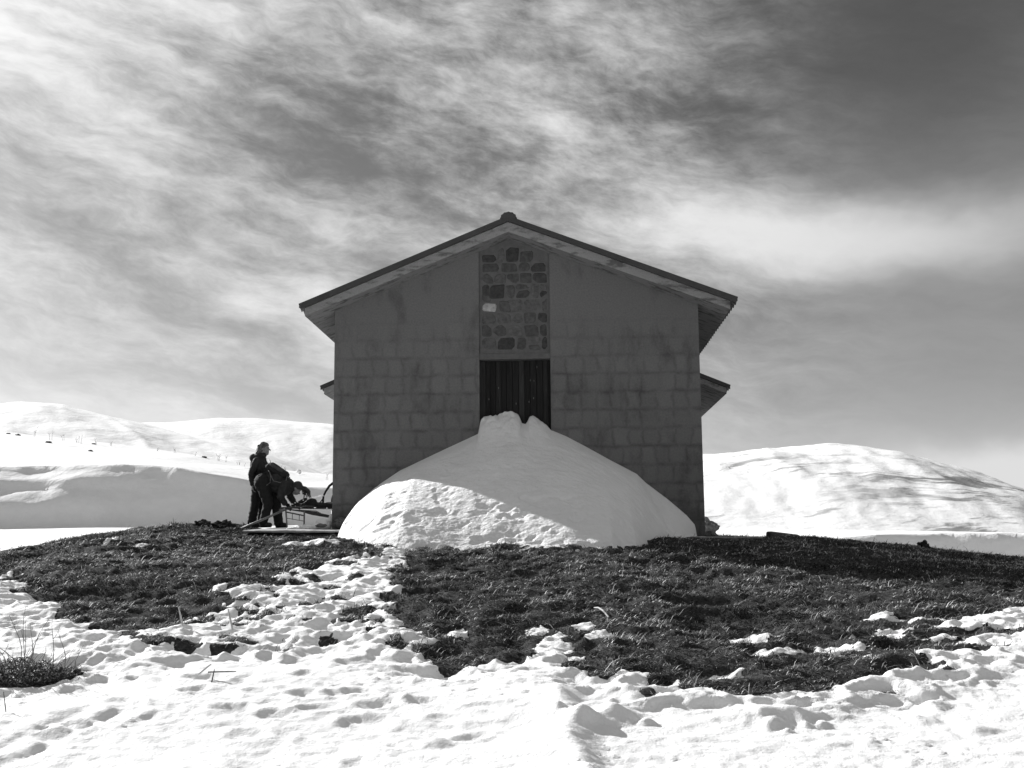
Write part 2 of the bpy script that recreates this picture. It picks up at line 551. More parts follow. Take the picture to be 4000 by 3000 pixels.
def snow_depth_field(x, y):
    """positive where snow lies (metres from its edge)"""
    f = outline_distance(x, y, GRASS_OUTLINE)
    # the tongue of snow left of the middle is thin and half melted through
    tongue = sstep(-3.9, -3.1, x) * (1 - sstep(-1.5, -0.9, x)) * sstep(10.4, 11.2, y)
    f = np.where(f > 0, f * (1 - tongue) + np.minimum(f, 0.10) * tongue, f)
    f = f + tongue * 0.34 * fbm(x * 2.6 + 1.5, y * 2.0, 36, 4, 0.65)
    q2 = 0.05 * fbm(x * 4.0, y * 3.0, 31, 4, 0.6)
    # strip of snow in front of the turf on the right thins out into fingers
    for cx, cy, rx, ry in SNOW_PATCHES:
        r = 1 - np.sqrt(((x - cx) / rx) ** 2 + ((y - cy) / ry) ** 2)
        f = np.maximum(f, (r - 0.15) * min(rx, ry))
    for cx, cy, rx, ry in GRASS_PATCHES:
        r = 1 - np.sqrt(((x - cx) / rx) ** 2 + ((y - cy) / ry) ** 2)
        f = np.minimum(f, -r * min(rx, ry) * 1.3)
    # the bush in the left foreground stands in a hole in the snow
    f = np.minimum(f, (np.sqrt(((x + 4.30) / 0.50) ** 2 + ((y - 10.05) / 0.36) ** 2) - 1) * 0.4)
    hollow = turf(x, y)
    right = sstep(1.2, 3.4, x)
    q2 = q2 + right * 0.30 * fbm(x * 1.1, y * 4.6, 39, 4, 0.6) * sstep(9.3, 9.9, y)
    return f + q2 - (hollow - 0.04) * 1.0 + (0.15 * fbm(x * 5.5, y * 4.5, 37, 5, 0.68) + 0.10 * fbm(x * 2.2, y * 2.4, 38, 3)) * (1 - 0.75 * sstep(10.6, 9.6, y))


FOOT =  [(-2.08, 9.41), (-1.67, 9.34), (-1.43, 9.37), (-1.25, 9.42), (-0.97, 9.44), (-2.18, 9.0), (-1.84, 8.86), (-1.7, 8.83), (-1.53, 8.98), (-1.06, 9.09), (-0.73, 9.11), (-1.94, 8.45), (-2.93, 10.28), (-3.08, 9.17), (-3.35, 8.45), (-2.66, 9.83), (-2.62, 9.48), (-3.81, 10.65), (-3.45, 10.49), (-1.42, 10.38), (-1.99, 10.44), (-1.12, 8.73), (-0.51, 8.67), (-0.15, 8.9), (-1.77, 9.9), (-2.74, 8.81), (-3.26, 8.67), (-0.3, 8.3)]
LUMP =  [(0.52, 8.53), (0.75, 8.74), (0.33, 9.25), (0.68, 9.06), (2.52, 9.13), (1.83, 8.76), (2.07, 8.8), (0.88, 8.89), (-2.07, 11.25), (-2.6, 11.57), (-1.3, 8.68), (0.08, 9.62), (2.31, 8.96), (1.2, 8.99), (3.03, 8.68), (3.3, 8.41), (2.47, 8.14), (-0.56, 8.2)]
RIDGE = [(0.50, 11.5), (0.40, 11.0), (0.33, 10.68), (0.34, 10.02), (0.38, 9.61), (0.34, 9.13), (0.37, 8.64), (0.38, 8.04), (0.5, 7.0)]


def snow_relief(x, y):
    z = 0.06 * fbm(x * 0.5, y * 0.7, 51, 2) + 0.012 * fbm(x * 1.3, y * 2.8, 52, 2, 0.5) + 0.006 * fbm(x * 7.5, y * 7.5, 53, 2, 0.5) + 0.006 * fbm(x * 22, y * 22, 54, 2, 0.6) * (0.5 + sstep(-0.1, 0.4, fbm(x * 0.8, y, 55, 2)))
    # trodden and thawed pits, denser in bands
    pit = fbm(x * 3.4 + 5, y * 4.2, 57, 3, 0.55)
    z = z - 0.020 * sstep(0.26, 0.5, pit) * sstep(0.0, 0.35, fbm(x * 0.7, y * 0.9, 58, 2))
    crumb = fbm(x * 15, y * 15, 59, 3, 0.6)
    z = z + 0.022 * sstep(0.18, 0.5, crumb) * sstep(0.05, 0.3, fbm(x * 1.1, y * 1.5, 60, 3))
    rng = random.Random(4)
    for cx, cy in FOOT:
        a = rng.uniform(-0.5, 0.5)
        rx, ry = rng.uniform(0.10, 0.17), rng.uniform(0.06, 0.10)
        dx, dy = x - cx, y - cy
        dx = dx + 0.05 * fbm(x * 8, y * 8, 66, 2)
        u, v = dx * math.cos(a) + dy * math.sin(a), -dx * math.sin(a) + dy * math.cos(a)
        q = (u / rx) ** 2 + (v / ry) ** 2
        dp = rng.uniform(0.025, 0.055)
        z = z - dp * np.exp(-q ** 1.5) + 0.012 * np.exp(-((np.sqrt(q) - 1.5) / 0.4) ** 2)
    for i, (cx, cy) in enumerate(LUMP):
        r = rng.uniform(0.08, 0.15)
        h = rng.uniform(0.025, 0.06)
        if i < 2:
            r, h = 0.19, 0.15
        if i in (5, 6):
            r, h = 0.25, 0.13
        dx, dy = (x - cx), (y - cy)
        wob = 1 + 0.7 * fbm(x * 7, y * 7, 71 + i, 2)
        q = np.sqrt(dx * dx + dy * dy) / r * wob
        z = z + h * (1 - sstep(0.0, 1.25, q))
    # old plough edge running up to the turf: a bank that falls off to the right
    d = np.full(x.shape, 1e9)
    side = np.zeros(x.shape)
    for i in range(len(RIDGE) - 1):
        (x0, y0), (x1, y1) = RIDGE[i], RIDGE[i + 1]
        ex, ey = x1 - x0, y1 - y0
        t = np.clip(((x - x0) * ex + (y - y0) * ey) / (ex * ex + ey * ey), 0, 1)
        dd = np.hypot(x - x0 - t * ex, y - y0 - t * ey)
        sgn = np.sign((x - x0) * ey - (y - y0) * ex)     # walking towards the camera the right bank is on the other hand
        cl = dd < d
        side = np.where(cl, sgn, side)
        d = np.minimum(d, dd)
    s = -side * d
    k = sstep(11.7, 10.6, y) * 0.9 + 0.1
    z = z + k * (0.12 * np.exp(-np.maximum(-s, 0) / 0.5) * (1 - sstep(-0.02, 0.26, s)) )
    # ruts in the near left corner
    for off, dep in ((0.0, 0.05), (0.30, 0.04)):
        q = np.abs((x + 3.2 + off) - 0.42 * (y - 8.6))
        z = z - dep * np.exp(-(q / 0.07) ** 2) * (1 - sstep(8.8, 9.3, y)) * (0.7 + 0.6 * vn(x * 9, y * 9, 3))
    return z


# bare turf mound
nx, ny = 560, 380
gx = np.linspace(-14, 14, nx)
gy = np.linspace(8.6, 27.0, ny)
GX, GY = np.meshgrid(gx, gy)
GZ = T(GX, GY) + turf(GX, GY) - 0.16 * sstep(0.05, 0.35, snow_depth_field(GX, GY)) * sstep(19.8, 19.2, GY)
np_mesh('ground', np.stack([GX, GY, GZ], -1).reshape(-1, 3), grid_faces(nx, ny), M['soil'])['kind'] = 'structure'

# snow lying in front of it, to a few centimetres
nx, ny = 860, 560
gx = np.linspace(-11.0, 11.0, nx)
gy = np.linspace(6.6, 19.6, ny)
SX, SY = np.meshgrid(gx, gy)
SF = snow_depth_field(SX, SY)
th = 0.014 * sstep(-0.01, 0.03, SF) + 0.016 * sstep(0.02, 0.15, SF) + 0.05 * sstep(0.10, 1.1, SF) - 0.05 * sstep(0.0, -0.04, SF)
rel = snow_relief(SX, SY) * 0.85 * sstep(0.05, 0.9, SF) + 0.010 * fbm(SX * 9, SY * 9, 63, 3, 0.6) * sstep(0.0, 0.1, SF)
SZ = T(SX, SY) + turf(SX, SY) * (1 - 0.85 * sstep(0.05, 0.8, SF)) + th + rel * 0.9
V, Fq, _ = compact(np.stack([SX, SY, SZ], -1).reshape(-1, 3), grid_faces(nx, ny, SF > -0.035))
np_mesh('snow', V, Fq, M['snow'])['kind'] = 'structure'

# the same snow farther out to the sides and behind the viewer
V, Fs = [], []
o = 0
for (x0, x1, y0, y1, n_) in ((-60, -10.95, -40, 19.5, 60), (10.95, 60, -40, 19.5, 60), (-10.95, 10.95, -40, 6.65, 50)):
    ax, ay = np.meshgrid(np.linspace(x0, x1, n_), np.linspace(y0, y1, n_))
    az = T(ax, ay) + 0.10 + 0.10 * fbm(ax * 0.55, ay * 0.8, 51, 3)
    V.append(np.stack([ax, ay, az], -1).reshape(-1, 3))
    Fs.append(grid_faces(n_, n_) + o)
    o += n_ * n_
np_mesh('snow_apron', np.concatenate(V), np.concatenate(Fs), M['snow'])['kind'] = 'structure'

# ------------------------------------------------------------------ snow field behind: gully, banks and rising slope
nx, ny = 720, 560
gx = np.linspace(-80, 80, nx)
gy = 22.6 + (np.linspace(0, 1, ny) ** 1.25) * 150
FX, FY = np.meshgrid(gx, gy)
crest_x = np.array([-80, -45, -29.1, -26, -22.5, -19.6, -17.5, -15.1, -13.1, -10.3, -4])
crest_z = np.array([5.2, 4.9, 4.45, 4.45, 4.56, 4.40, 3.97, 3.55, 3.2, 3.1, 2.9])
Lw = np.clip((-17.5 - FX) / 12.5 + 0.10 * fbm(FX * 0.25, FX * 0 + 0.5, 85, 3), 0, 1.3)
yb = 61.5 + 0.25 * np.clip(FX + 10, -25, 6) + 3.6 * Lw
ck = EYE + (np.interp(FX / yb * 64, crest_x, crest_z) - EYE) * yb / 64
base = np.interp(FY, [22, 26, 30, 40, 60, 200], [-0.5, -0.75, -0.55, 0.0, 0.92, 0.92])
wob = 1.3 * fbm(FX * 0.11, FX * 0 + 2.0, 81, 4) + 1.0 * fbm(FX * 0.35, FY * 0.35, 82, 3)
y0 = 60.0 + 0.5 * wob + 0.25 * np.clip(FX + 10, -25, 6)
H = ck - base
slope_run = 0.60 * (ck - 0.9)
tf = (FY - y0) / slope_run
face = np.clip(tf, 0, 1)
# on the left the bank is stepped: short steep drops with long sloping ledges between
dd_ = FY - y0 + 0.22 * fbm(FX * 0.45, FY * 1.2, 84, 5, 0.6)
kn = [np.zeros_like(FX), 0.85 + 0 * FX]
for a_, b_ in ((0.55, 1.9), (0.35, 0.0), (0.48, 1.7), (0.20, 0.0)):
    kn.append(kn[-1] + a_ + b_ * Lw)
hk = [0, 0.36, 0.60, 0.74, 0.93, 1.0]
fz = np.zeros_like(FX)
for i in range(5):
    t_ = np.clip((dd_ - kn[i]) / (kn[i + 1] - kn[i]), 0, 1)
    fz = np.where(dd_ > kn[i], hk[i] + (hk[i + 1] - hk[i]) * t_, fz)
# rising ground above the bank, up to a ridge and down again
rx = np.array([-80, -45.5, -36, -27, -22.7, -16, -5])
rz = np.array([11.5, 10.3, 9.2, 7.9, 6.9, 6.2, 5.0])
rise = (np.interp(FX, rx, rz) - ck) * np.clip((FY - yb - 0.8) / (100 - yb), 0, 1) ** 0.9
over = np.maximum(FY - 101, 0)
left = base + (ck - base) * fz + rise - 0.010 * over ** 2 - 0.05 * over
# a second small cut in the slope, beside the standing walker's shoulder
cut = sstep(0, 1, (FY - 84 - 0.5 * fbm(FX * 0.4, FY * 0.1, 88, 3)) / 0.9)
cw = sstep(-19.6, -18.9, FX) * (1 - sstep(-16.4, -15.9, FX))
left = left + 0.55 * (cut - 1) * cw * sstep(80, 83.5, FY) * 1.0
# right side: gully wall, then a plain running out to the hill
rb = np.interp(FY, [22, 25, 36, 39], [-0.6, -1.6, -2.3, -2.3])
ry0 = 37.6 + 0.9 * fbm(FX * 0.15, FX * 0, 91, 3) - 0.035 * (FX - 14)
rc = np.interp(FX, [0, 11.0, 13.0, 15.5, 18.0, 21, 40, 80], [-0.05, -0.20, -0.06, -0.04, -0.10, -0.38, -1.2, -2.0])
rf = np.clip((FY - ry0) / 1.5, 0, 1)
plain = np.clip((FY - ry0 - 1.5), 0, 400)
right = rb + (rc - rb) * rf + plain * 0.021 - np.maximum(FX - 17, 0) * 0.0
lr = sstep(-7, 7, FX)
FZ = left * (1 - lr) + right * lr
FZ = FZ + (0.08 * fbm(FX * 0.25, FY * 0.35, 94, 4) + 0.025 * fbm(FX * 0.9, FY * 1.6, 95, 4, 0.55)) * sstep(23, 27, FY) 
FZ = FZ - 0.55 * sstep(26.5, 22.6, FY)
np_mesh('snow_field', np.stack([FX, FY, FZ], -1).reshape(-1, 3), grid_faces(nx, ny), M['field_snow'])['kind'] = 'structure'


def Fz(x, y):
    j = int(np.clip(np.searchsorted(gy, y), 0, ny - 1))
    i = int(np.clip(np.searchsorted(gx, x), 0, nx - 1))
    return float(FZ[j, i])


# wide base of snow out to the horizon
ax, ay = np.meshgrid(np.linspace(-3000, 3000, 60), np.linspace(-2000, 4000, 60))
np_mesh('snow_plain', np.stack([ax, ay, np.full(ax.shape, -4.6)], -1).reshape(-1, 3), grid_faces(60, 60), M['field_snow'])['kind'] = 'structure'


def hill(name, pts, yc, half, mat, front=1.0, seed=0, rough=1.0, base=-4.0, n=(260, 130), side=None):
    xs = np.array([p[0] for p in pts])
    zs = np.array([p[1] for p in pts])
    x = np.linspace(xs[0], xs[-1], n[0])
    k = np.hanning(25)
    k /= k.sum()
    zc = np.convolve(np.pad(np.interp(x, xs, zs), 12, 'edge'), k, 'valid')
    v = np.linspace(-1, 1, n[1])
    HX, HV = np.meshgrid(x, v)
    prof = np.cos(np.clip(HV, -1, 1) * math.pi / 2) ** front
    sh = (side or 0.0) * HV * half
    HZ = base + (zc[None, :] - base) * prof
    HY = yc + HV * half
    sc = 1.0 / half
    g = fbm(HX * sc * 6, HV * 3.0, seed, 5, 0.55) * 0.045 + np.abs(fbm(HX * sc * 5 + HV * 2.0, HV * 1.6, seed + 3, 4, 0.5)) * -0.10
    HZ = HZ + rough * (zc[None, :] - base) * g * prof * (1 - prof ** 6 * 0.8)
    HX = HX * (HY / yc)          # spurs spread out towards the back
    o = np_mesh(name, np.stack([HX + sh, HY, HZ], -1).reshape(-1, 3), grid_faces(n[0], n[1]), mat)
    o['kind'] = 'structure'
    return o


hill('hill', [(-420, 20), (-285.6, 60.9), (-238.3, 65.7), (-214.5, 65.5), (-198.9, 62.3), (-186.8, 58.9), (-171.2, 55.4), (-154.5, 52.0), (-130.6, 47.0), (-94.9, 36.7), (-59.3, 21.1), (-20, -4)], 520, 260, M['hill_white'], 1.0, 11, 1.2)
hill('hill', [(-420, 20), (-330.0, 79.7), (-272.9, 82.4), (-243.4, 83.5), (-208.7, 85.6), (-180.9, 86.6), (-156.6, 85.2), (-121.8, 81.7), (-87.0, 72.4), (-35.0, 49.4), (60, -4)], 760, 300, M['hill_white'], 1.0, 23, 0.8)
hill('hill', [(-40, -4), (43.1, 39.5), (72.4, 47.9), (109.6, 50.5), (130.7, 51.2), (154.0, 51.9), (171.6, 53.2), (182.6, 54.8), (196.3, 52.7), (226.6, 48.0), (246.7, 42.9), (268.1, 36.6), (289.3, 29.8), (317.6, 20.5), (345.5, 9.5), (420, -4)], 640, 330, M['hill_streaked'], 1.0, 37, 2.2)


# ------------------------------------------------------------------ the barn
def wall_material():
    m, t, b = new_mat('rendered_block_wall', 0.92, 0.15)
    c = coord(t)
    s = t.node('ShaderNodeSeparateXYZ')
    t.l.new(c, s.inputs[0])
    u, v, h = s.outputs
    n1 = t.m('SUBTRACT', t.noise(c, 2.2, 3, 0.5), 0.5)
    n2 = t.m('SUBTRACT', t.noise(t.vec(t.m('ADD', u, 7.0), v, h), 3.1, 3, 0.5), 0.5)
    row = t.m('FLOOR', t.m('DIVIDE', t.m('ADD', h, 0.26), 0.352))
    uu = t.m('ADD', t.m('ADD', u, t.m('MULTIPLY', n1, 0.30)), t.m('MULTIPLY', t.m('SINE', t.m('MULTIPLY', row, 12.9898)), 0.8))
    hh = t.m('ADD', h, t.m('MULTIPLY', n2, 0.13))

    def joint(x, period, width):
        fr = t.m('FRACT', t.m('DIVIDE', x, period))
        e = t.m('MULTIPLY', t.m('MINIMUM', fr, t.m('SUBTRACT', 1.0, fr)), period)
        return t.m('SUBTRACT', 1.0, t.ss(e, -0.012, width))
    jv = joint(uu, 0.292, 0.060)
    jh = joint(t.m('ADD', hh, 0.26), 0.352, 0.072)
    j = t.m('MAXIMUM', t.m('MULTIPLY', jv, 0.8), jh)
    # the joints show through where the render is thin and damp
    showlo = t.lin(h, 2.9, 4.2, 1.0, 0.04)
    show = t.m('MULTIPLY', showlo, t.lin(t.noise(c, 2.3, 5, 0.65), 0.36, 0.60, 0.10, 1.0))
    j = t.m('MULTIPLY', j, show)
    stain = t.ss(t.noise(t.vec(t.m('MULTIPLY', u, 1.3), v, t.m('MULTIPLY', h, 0.7)), 1.5, 6, 0.62), 0.50, 0.70)
    block = t.node('ShaderNodeTexWhiteNoise', noise_dimensions='2D')
    t.l.new(t.vec(t.m('FLOOR', t.m('DIVIDE', uu, 0.292)), row, 0.0), block.inputs['Vector'])
    bv = t.m('MULTIPLY', t.m('SUBTRACT', block.outputs['Value'], 0.5), t.m('MULTIPLY', show, 0.22))
    fine = t.lin(t.noise(c, 30, 8, 0.8), 0.3, 0.7, 0.78, 1.22)
    # damp rising from the footing and along the left corner
    damp = t.ss(t.m('ADD', t.m('MULTIPLY', t.m('SUBTRACT', 0.9, h), 0.5), t.m('SUBTRACT', t.noise(c, 2.6, 5, 0.6), 0.5)), 0.18, 0.42)
    col = t.m('MULTIPLY', WALL_TONE, fine)
    col = t.m('MULTIPLY', col, t.m('ADD', 1.0, bv))
    col = t.m('MULTIPLY', col, t.m('SUBTRACT', 1.0, t.m('MULTIPLY', j, 0.38)))
    col = t.m('MULTIPLY', col, t.m('SUBTRACT', 1.0, t.m('MULTIPLY', stain, 0.30)))
    col = t.m('MULTIPLY', col, t.m('SUBTRACT', 1.0, t.m('MULTIPLY', damp, 0.35)))
    t.l.new(t.grey(col), b.inputs['Base Color'])
    bh = t.m('SUBTRACT', t.m('MULTIPLY', t.noise(c, 22, 6, 0.65), 0.012), t.m('MULTIPLY', j, 0.002))
    bump(t, b, bh, 0.8, 1.0)
    return m


WALL_TONE = 0.162


def concrete_material():
    m, t, b = new_mat('verge_concrete', 0.9, 0.15)
    c = coord(t)
    mp = t.node('ShaderNodeMapping')
    mp.inputs['Scale'].default_value = (1.0, 3.0, 3.0)
    t.l.new(c, mp.inputs[0])
    s = t.ss(t.noise(mp.outputs[0], 2.4, 7, 0.66), 0.48, 0.64)
    f = t.lin(t.noise(c, 34, 5, 0.7), 0.3, 0.7, 0.86, 1.12)
    col = t.m('MULTIPLY', t.mix(s, 0.27, 0.12), f)
    t.l.new(t.grey(col), b.inputs['Base Color'])
    bump(t, b, t.noise(c, 18, 6, 0.7), 0.6, 0.02)
    return m


M['wall'] = wall_material()
M['concrete'] = concrete_material()
M['slab'] = mottled('slab_concrete', 0.24, 0.44, 5.0, 0.9, 6, 0.4, 20, 0.01)
M['flashing'] = mottled('dark_flashing', 0.035, 0.055, 3.0, 0.55, 4, 0.15, 12, 0.004, 0.4)
M['tile'] = mottled('roof_tile', 0.12, 0.24, 6.0, 0.85, 5, 0.4, 22, 0.006)
M['mortar'] = mottled('mortar', 0.105, 0.15, 9.0, 0.95, 6, 0.7, 30, 0.015)
M['stone'] = None
M['wood'] = None
M['dark_iron'] = mottled('dark_iron', 0.02, 0.06, 9.0, 0.55, 4, 0.2, 30, 0.002, 0.5)
M['bare_metal'] = mottled('worn_metal', 0.06, 0.17, 14.0, 0.45, 5, 0.2, 40, 0.002, 0.6)
M['stonewall'] = mottled('rough_stone_wall', 0.03, 0.12, 3.5, 0.95, 6, 0.9, 7, 0.05)
M['timber'] = mottled('old_timber', 0.05, 0.13, 3.0, 0.9, 5, 0.3, 10, 0.005, 0.2, (1, 0.2, 1))


def stone_mat():
    m, t, b = new_mat('panel_stone', 0.93, 0.15)
    c = coord(t)
    f = t.lin(t.noise(c, 13, 6, 0.68), 0.3, 0.7, 0.62, 1.32)
    t.l.new(t.grey(t.m('MULTIPLY', attr(t), f)), b.inputs['Base Color'])
    bump(t, b, t.noise(c, 16, 6, 0.7), 0.8, 0.025)
    return m


def wood_mat():
    m, t, b = new_mat('weathered_planks', 0.75, 0.25)
    c = coord(t)
    mp = t.node('ShaderNodeMapping')
    mp.inputs['Scale'].default_value = (9.0, 9.0, 0.7)
    t.l.new(c, mp.inputs[0])
    f = t.lin(t.noise(mp.outputs[0], 3.0, 6, 0.65, 0.6), 0.3, 0.72, 0.55, 1.7)
    t.l.new(t.grey(t.m('MULTIPLY', attr(t), f)), b.inputs['Base Color'])
    bump(t, b, t.noise(mp.outputs[0], 6.0, 6, 0.7), 0.5, 0.01)
    return m


M['stone'] = stone_mat()
M['wood'] = wood_mat()

BARN = (0, 21.5, 0)
BROT = R(-2.4)
barn = tag(empty('barn', BARN, BROT), 'gabled grey block barn with stone panel over a plank door half buried in snow', 'barn')
cb_, sb_ = math.cos(BROT), math.sin(BROT)


def BW(u, v, h):
    """barn axes (right along the front, back, up) to the world"""
    return Vector((BARN[0] + u * cb_ - v * sb_, BARN[1] + u * sb_ + v * cb_, h))


LEN = 8.6
UL, UR = -3.46, 3.61          # outer faces of the side walls
UA, WA = -0.026, 5.615        # ridge line (underside)
SL, SR = 0.405, 0.381         # slopes left and right


def under(u):
    return WA - (UA - u) * SL if u < UA else WA - (u - UA) * SR


def over_(u):                  # top of the concrete roof slab
    return under(u) + 0.165


# front wall, in two leaves with the panel and door between
DL, DR = -0.632, 0.745
mb = MB()
mb.prism([(UL, -0.6), (DL, -0.6), (DL, under(DL) + 0.03), (UL, under(UL) + 0.03)], 0, 0.34)
mb.prism([(DR, -0.6), (UR, -0.6), (UR, under(UR) + 0.03), (DR, under(DR) + 0.03)], 0, 0.34)
mb.prism([(UL, -0.6), (UL + 0.34, -0.6), (UL + 0.34, under(UL + .34) + 0.03), (UL, under(UL) + 0.03)], 0.342, LEN - 0.342)
mb.prism([(UR - 0.34, -0.6), (UR, -0.6), (UR, under(UR) + 0.03), (UR - 0.34, under(UR - .34) + 0.03)], 0.342, LEN - 0.342)
mb.prism([(UL, -0.6), (UR, -0.6), (UR, under(UR) + 0.03), (UA, WA + 0.03), (UL, under(UL) + 0.03)], LEN - 0.34, LEN)
mb.build('wall', M['wall'], barn)

# roof slab of concrete
mb = MB()
EL, ER = -3.94, 4.155
mb.prism([(EL, under(EL)), (UA, WA), (UA, WA + 0.19), (EL, over_(EL))], -0.50, LEN + 0.4)
mb.prism([(UA, WA), (ER, under(ER)), (ER, over_(ER)), (UA, WA + 0.19)], -0.50, LEN + 0.4)
slab = mb.build('roof', M['concrete'], barn)

# tiles: interlocking rolls running down each slope
def tile_sheet(name, u0, u1, zf, v0, v1, period, amp, parent, th=0.05, rows=11):
    n_v = int((v1 - v0) / period * 6)
    vs = np.linspace(v0, v1, n_v)
    us, dz = [], []
    for r in range(rows):
        a = u0 + (u1 - u0) * r / rows
        b_ = u0 + (u1 - u0) * (r + 1) / rows
        us += [a, b_ - (u1 - u0) * 0.002]
        dz += [0.0, 0.024]
    us, dz = np.array(us), np.array(dz)
    UU, VV = np.meshgrid(us, vs)
    wave = amp * np.abs(np.sin(VV * math.pi / period)) ** 0.8
    top = np.array([zf(u) for u in us])[None, :] + wave + dz[None, :]
    nu = len(us)
    Vt = np.stack([UU, VV, top], -1).reshape(-1, 3)
    Vb = np.stack([UU, VV, top - th], -1).reshape(-1, 3)
    f = grid_faces(nu, n_v)
    N = len(Vt)
    fs = [f, f[:, ::-1] + N]
    e = []
    for i in range(nu - 1):
        e.append((i + 1, i, i + N, i + 1 + N))
        q = (n_v - 1) * nu
        e.append((q + i, q + i + 1, q + i + 1 + N, q + i + N))
    for k in range(n_v - 1):
        e.append((k * nu, (k + 1) * nu, (k + 1) * nu + N, k * nu + N))
        e.append(((k + 1) * nu + nu - 1, k * nu + nu - 1, k * nu + nu - 1 + N, (k + 1) * nu + nu - 1 + N))
    fs.append(np.array(e))
    return np_mesh(name, np.concatenate([Vt, Vb]), np.concatenate(fs), M['tile'], parent, smooth=False)


tile_sheet('roof_tiles', -4.06, UA - 0.03, lambda u: over_(u) + 0.055, -0.49, LEN + 0.4, 0.27, 0.055, barn)
tile_sheet('roof_tiles', 4.30, UA + 0.03, lambda u: over_(u) + 0.055, -0.49, LEN + 0.4, 0.27, 0.055, barn)
# dark verge boards along the gable edge
mb = MB()
for (ua, ub) in ((-4.055, UA), (UA, 4.30)):
    A_, B_ = (ua, ub)
    la, lb = over_(A_) + 0.005, over_(B_) + 0.005
    if ua < -1:
        lb = WA + 0.195
    else:
        la = WA + 0.195
    # ends cut square to the slope
    k = 0.105
    if ua < -1:
        poly = [(A_ + 0.04, la), (B_, lb), (B_, lb + k), (A_, la + k)]
    else:
        poly = [(A_, la), (B_ - 0.04, lb), (B_, lb + k), (A_, la + k)]
    mb.prism(poly, -0.56, -0.492)
mb.build('verge_board', M['flashing'], barn)
# half-round ridge tiles
mb = MB()
v = -0.57
while v < LEN + 0.4:
    pts = []
    n = 12
    L_ = 0.34
    vs, fs = [], []
    for (vv, rr) in ((v, 0.150), (v + 0.05, 0.150), (v + 0.052, 0.132), (v + L_, 0.128)):
        for k in range(n + 1):
            a = math.pi * k / n
            rib = 1.0 + (0.09 if (k % 2 == 0 and vv < v + 0.051) else 0.0)
            vs.append((UA + 0.01 + math.cos(a) * rr * rib, vv, WA + 0.245 + math.sin(a) * rr * 0.82 * rib))
    for r_ in range(3):
        for k in range(n):
            b0 = r_ * (n + 1) + k
            fs.append((b0, b0 + 1, b0 + n + 2, b0 + n + 1))
    fs.append(tuple(range(n, -1, -1)))
    mb.add(vs, fs)
    v += L_
mb.build('ridge_cap', M['flashing'], barn)

# stone panel over the door: mortar bed and the stones set in it
panel = MB().prism([(DL + 0.003, 3.335), (DR - 0.003, 3.335), (DR - 0.003, under(DR) + 0.02), (UA, WA + 0.02), (DL + 0.003, under(DL) + 0.02)], 0.035, 0.33)
panel = panel.build('stone_panel', M['mortar'], barn)
rng = random.Random(12)
sv, sf, st = [], [], []


def stone(x0, z0, x1, z1, tone, jit=0.016, proud=0.0):
    """roughly squared stone with knocked-off corners"""
    cx, cz = (x0 + x1) / 2, (z0 + z1) / 2
    ring = []
    for (px, pz, qx, qz) in ((x0, z0, 1, 1), (x1, z0, -1, 1), (x1, z1, -1, -1), (x0, z1, 1, -1)):
        px += rng.uniform(-jit, jit)
        pz += rng.uniform(-jit, jit)
        cut = rng.choice((0.02, 0.03, 0.05, 0.08)) * rng.uniform(0.6, 1.2)
        cut2 = cut * rng.uniform(0.6, 1.4)
        a_, b_ = (px, pz + qz * cut), (px + qx * cut2, pz)
        ring += [a_, b_] if qx * qz > 0 else [b_, a_]
    n = len(ring)
    out = rng.uniform(0.004, 0.016) + proud
    b = len(sv)
    for k, (x, z) in enumerate(ring):
        sv.append((x, 0.06, z))
        st.append(tone)
    for (x, z) in ring:
        sv.append((cx + (x - cx) * 0.97, 0.037 - out * 0.4, cz + (z - cz) * 0.97))
        st.append(tone)
    for (x, z) in ring:
        sv.append((cx + (x - cx) * 0.84, 0.035 - out + rng.uniform(-0.005, 0.005), cz + (z - cz) * 0.84))
        st.append(tone)
    sv.append((cx, 0.035 - out - 0.004, cz))
    st.append(tone)
    for k in range(n):
        k2 = (k + 1) % n
        for r_ in (0, 1):
            sf.append((b + r_ * n + k, b + r_ * n + k2, b + (r_ + 1) * n + k2, b + (r_ + 1) * n + k))
        sf.append((b + 2 * n + k, b + 2 * n + k2, b + 3 * n))


# courses of uneven height; the pale stone sits at the left of the fourth
PALE = (-0.555, 4.165, -0.29, 4.335)
z = 3.39
while z < 5.56:
    hh = rng.uniform(0.20, 0.34)
    u = DL + 0.045
    while u < DR - 0.10:
        ww = min(rng.uniform(0.16, 0.38), DR - 0.04 - u)
        if DR - 0.04 - (u + ww) < 0.13:
            ww = DR - 0.04 - u
        cells = [(u, z, u + ww, z + hh)]
        if rng.random() < 0.25 and hh > 0.26:
            m_ = z + hh * rng.uniform(0.4, 0.6)
            cells = [(u, z, u + ww, m_), (u, m_, u + ww, z + hh)]
        for (a0, c0, a1, c1) in cells:
            top = min(under(a0), under(a1)) - 0.05
            hit = not (a1 < PALE[0] or a0 > PALE[2] or c1 < PALE[1] or c0 > PALE[3])
            if c1 > top and c1 - top < 0.14:
                c1 = top
            if c1 <= top and c1 - c0 > 0.07 and not hit:
                tone = rng.choice((0.092, 0.10, 0.11, 0.118, 0.125, 0.105, 0.085, 0.07, 0.06))
                stone(a0 + 0.013, c0 + 0.012, a1 - 0.013, c1 - 0.012, tone)
        u += ww
    z += hh
for (a0, c0, a1, c1) in ((-0.245, 4.15, -0.02, 4.37), (-0.58, 4.36, -0.40, 4.50)):
    stone(a0, c0, a1, c1, 0.10, proud=0.004)
stone_field = mesh_obj('stonework', sv, sf, M['stone'], panel, False, st)
sv, sf, st = [], [], []
stone(*PALE, 0.40, proud=0.012)
pale = mesh_obj('pale_stone', sv, sf, M['stone'], panel, False, st)
pale['label'] = 'pale stone in the dark stone panel'

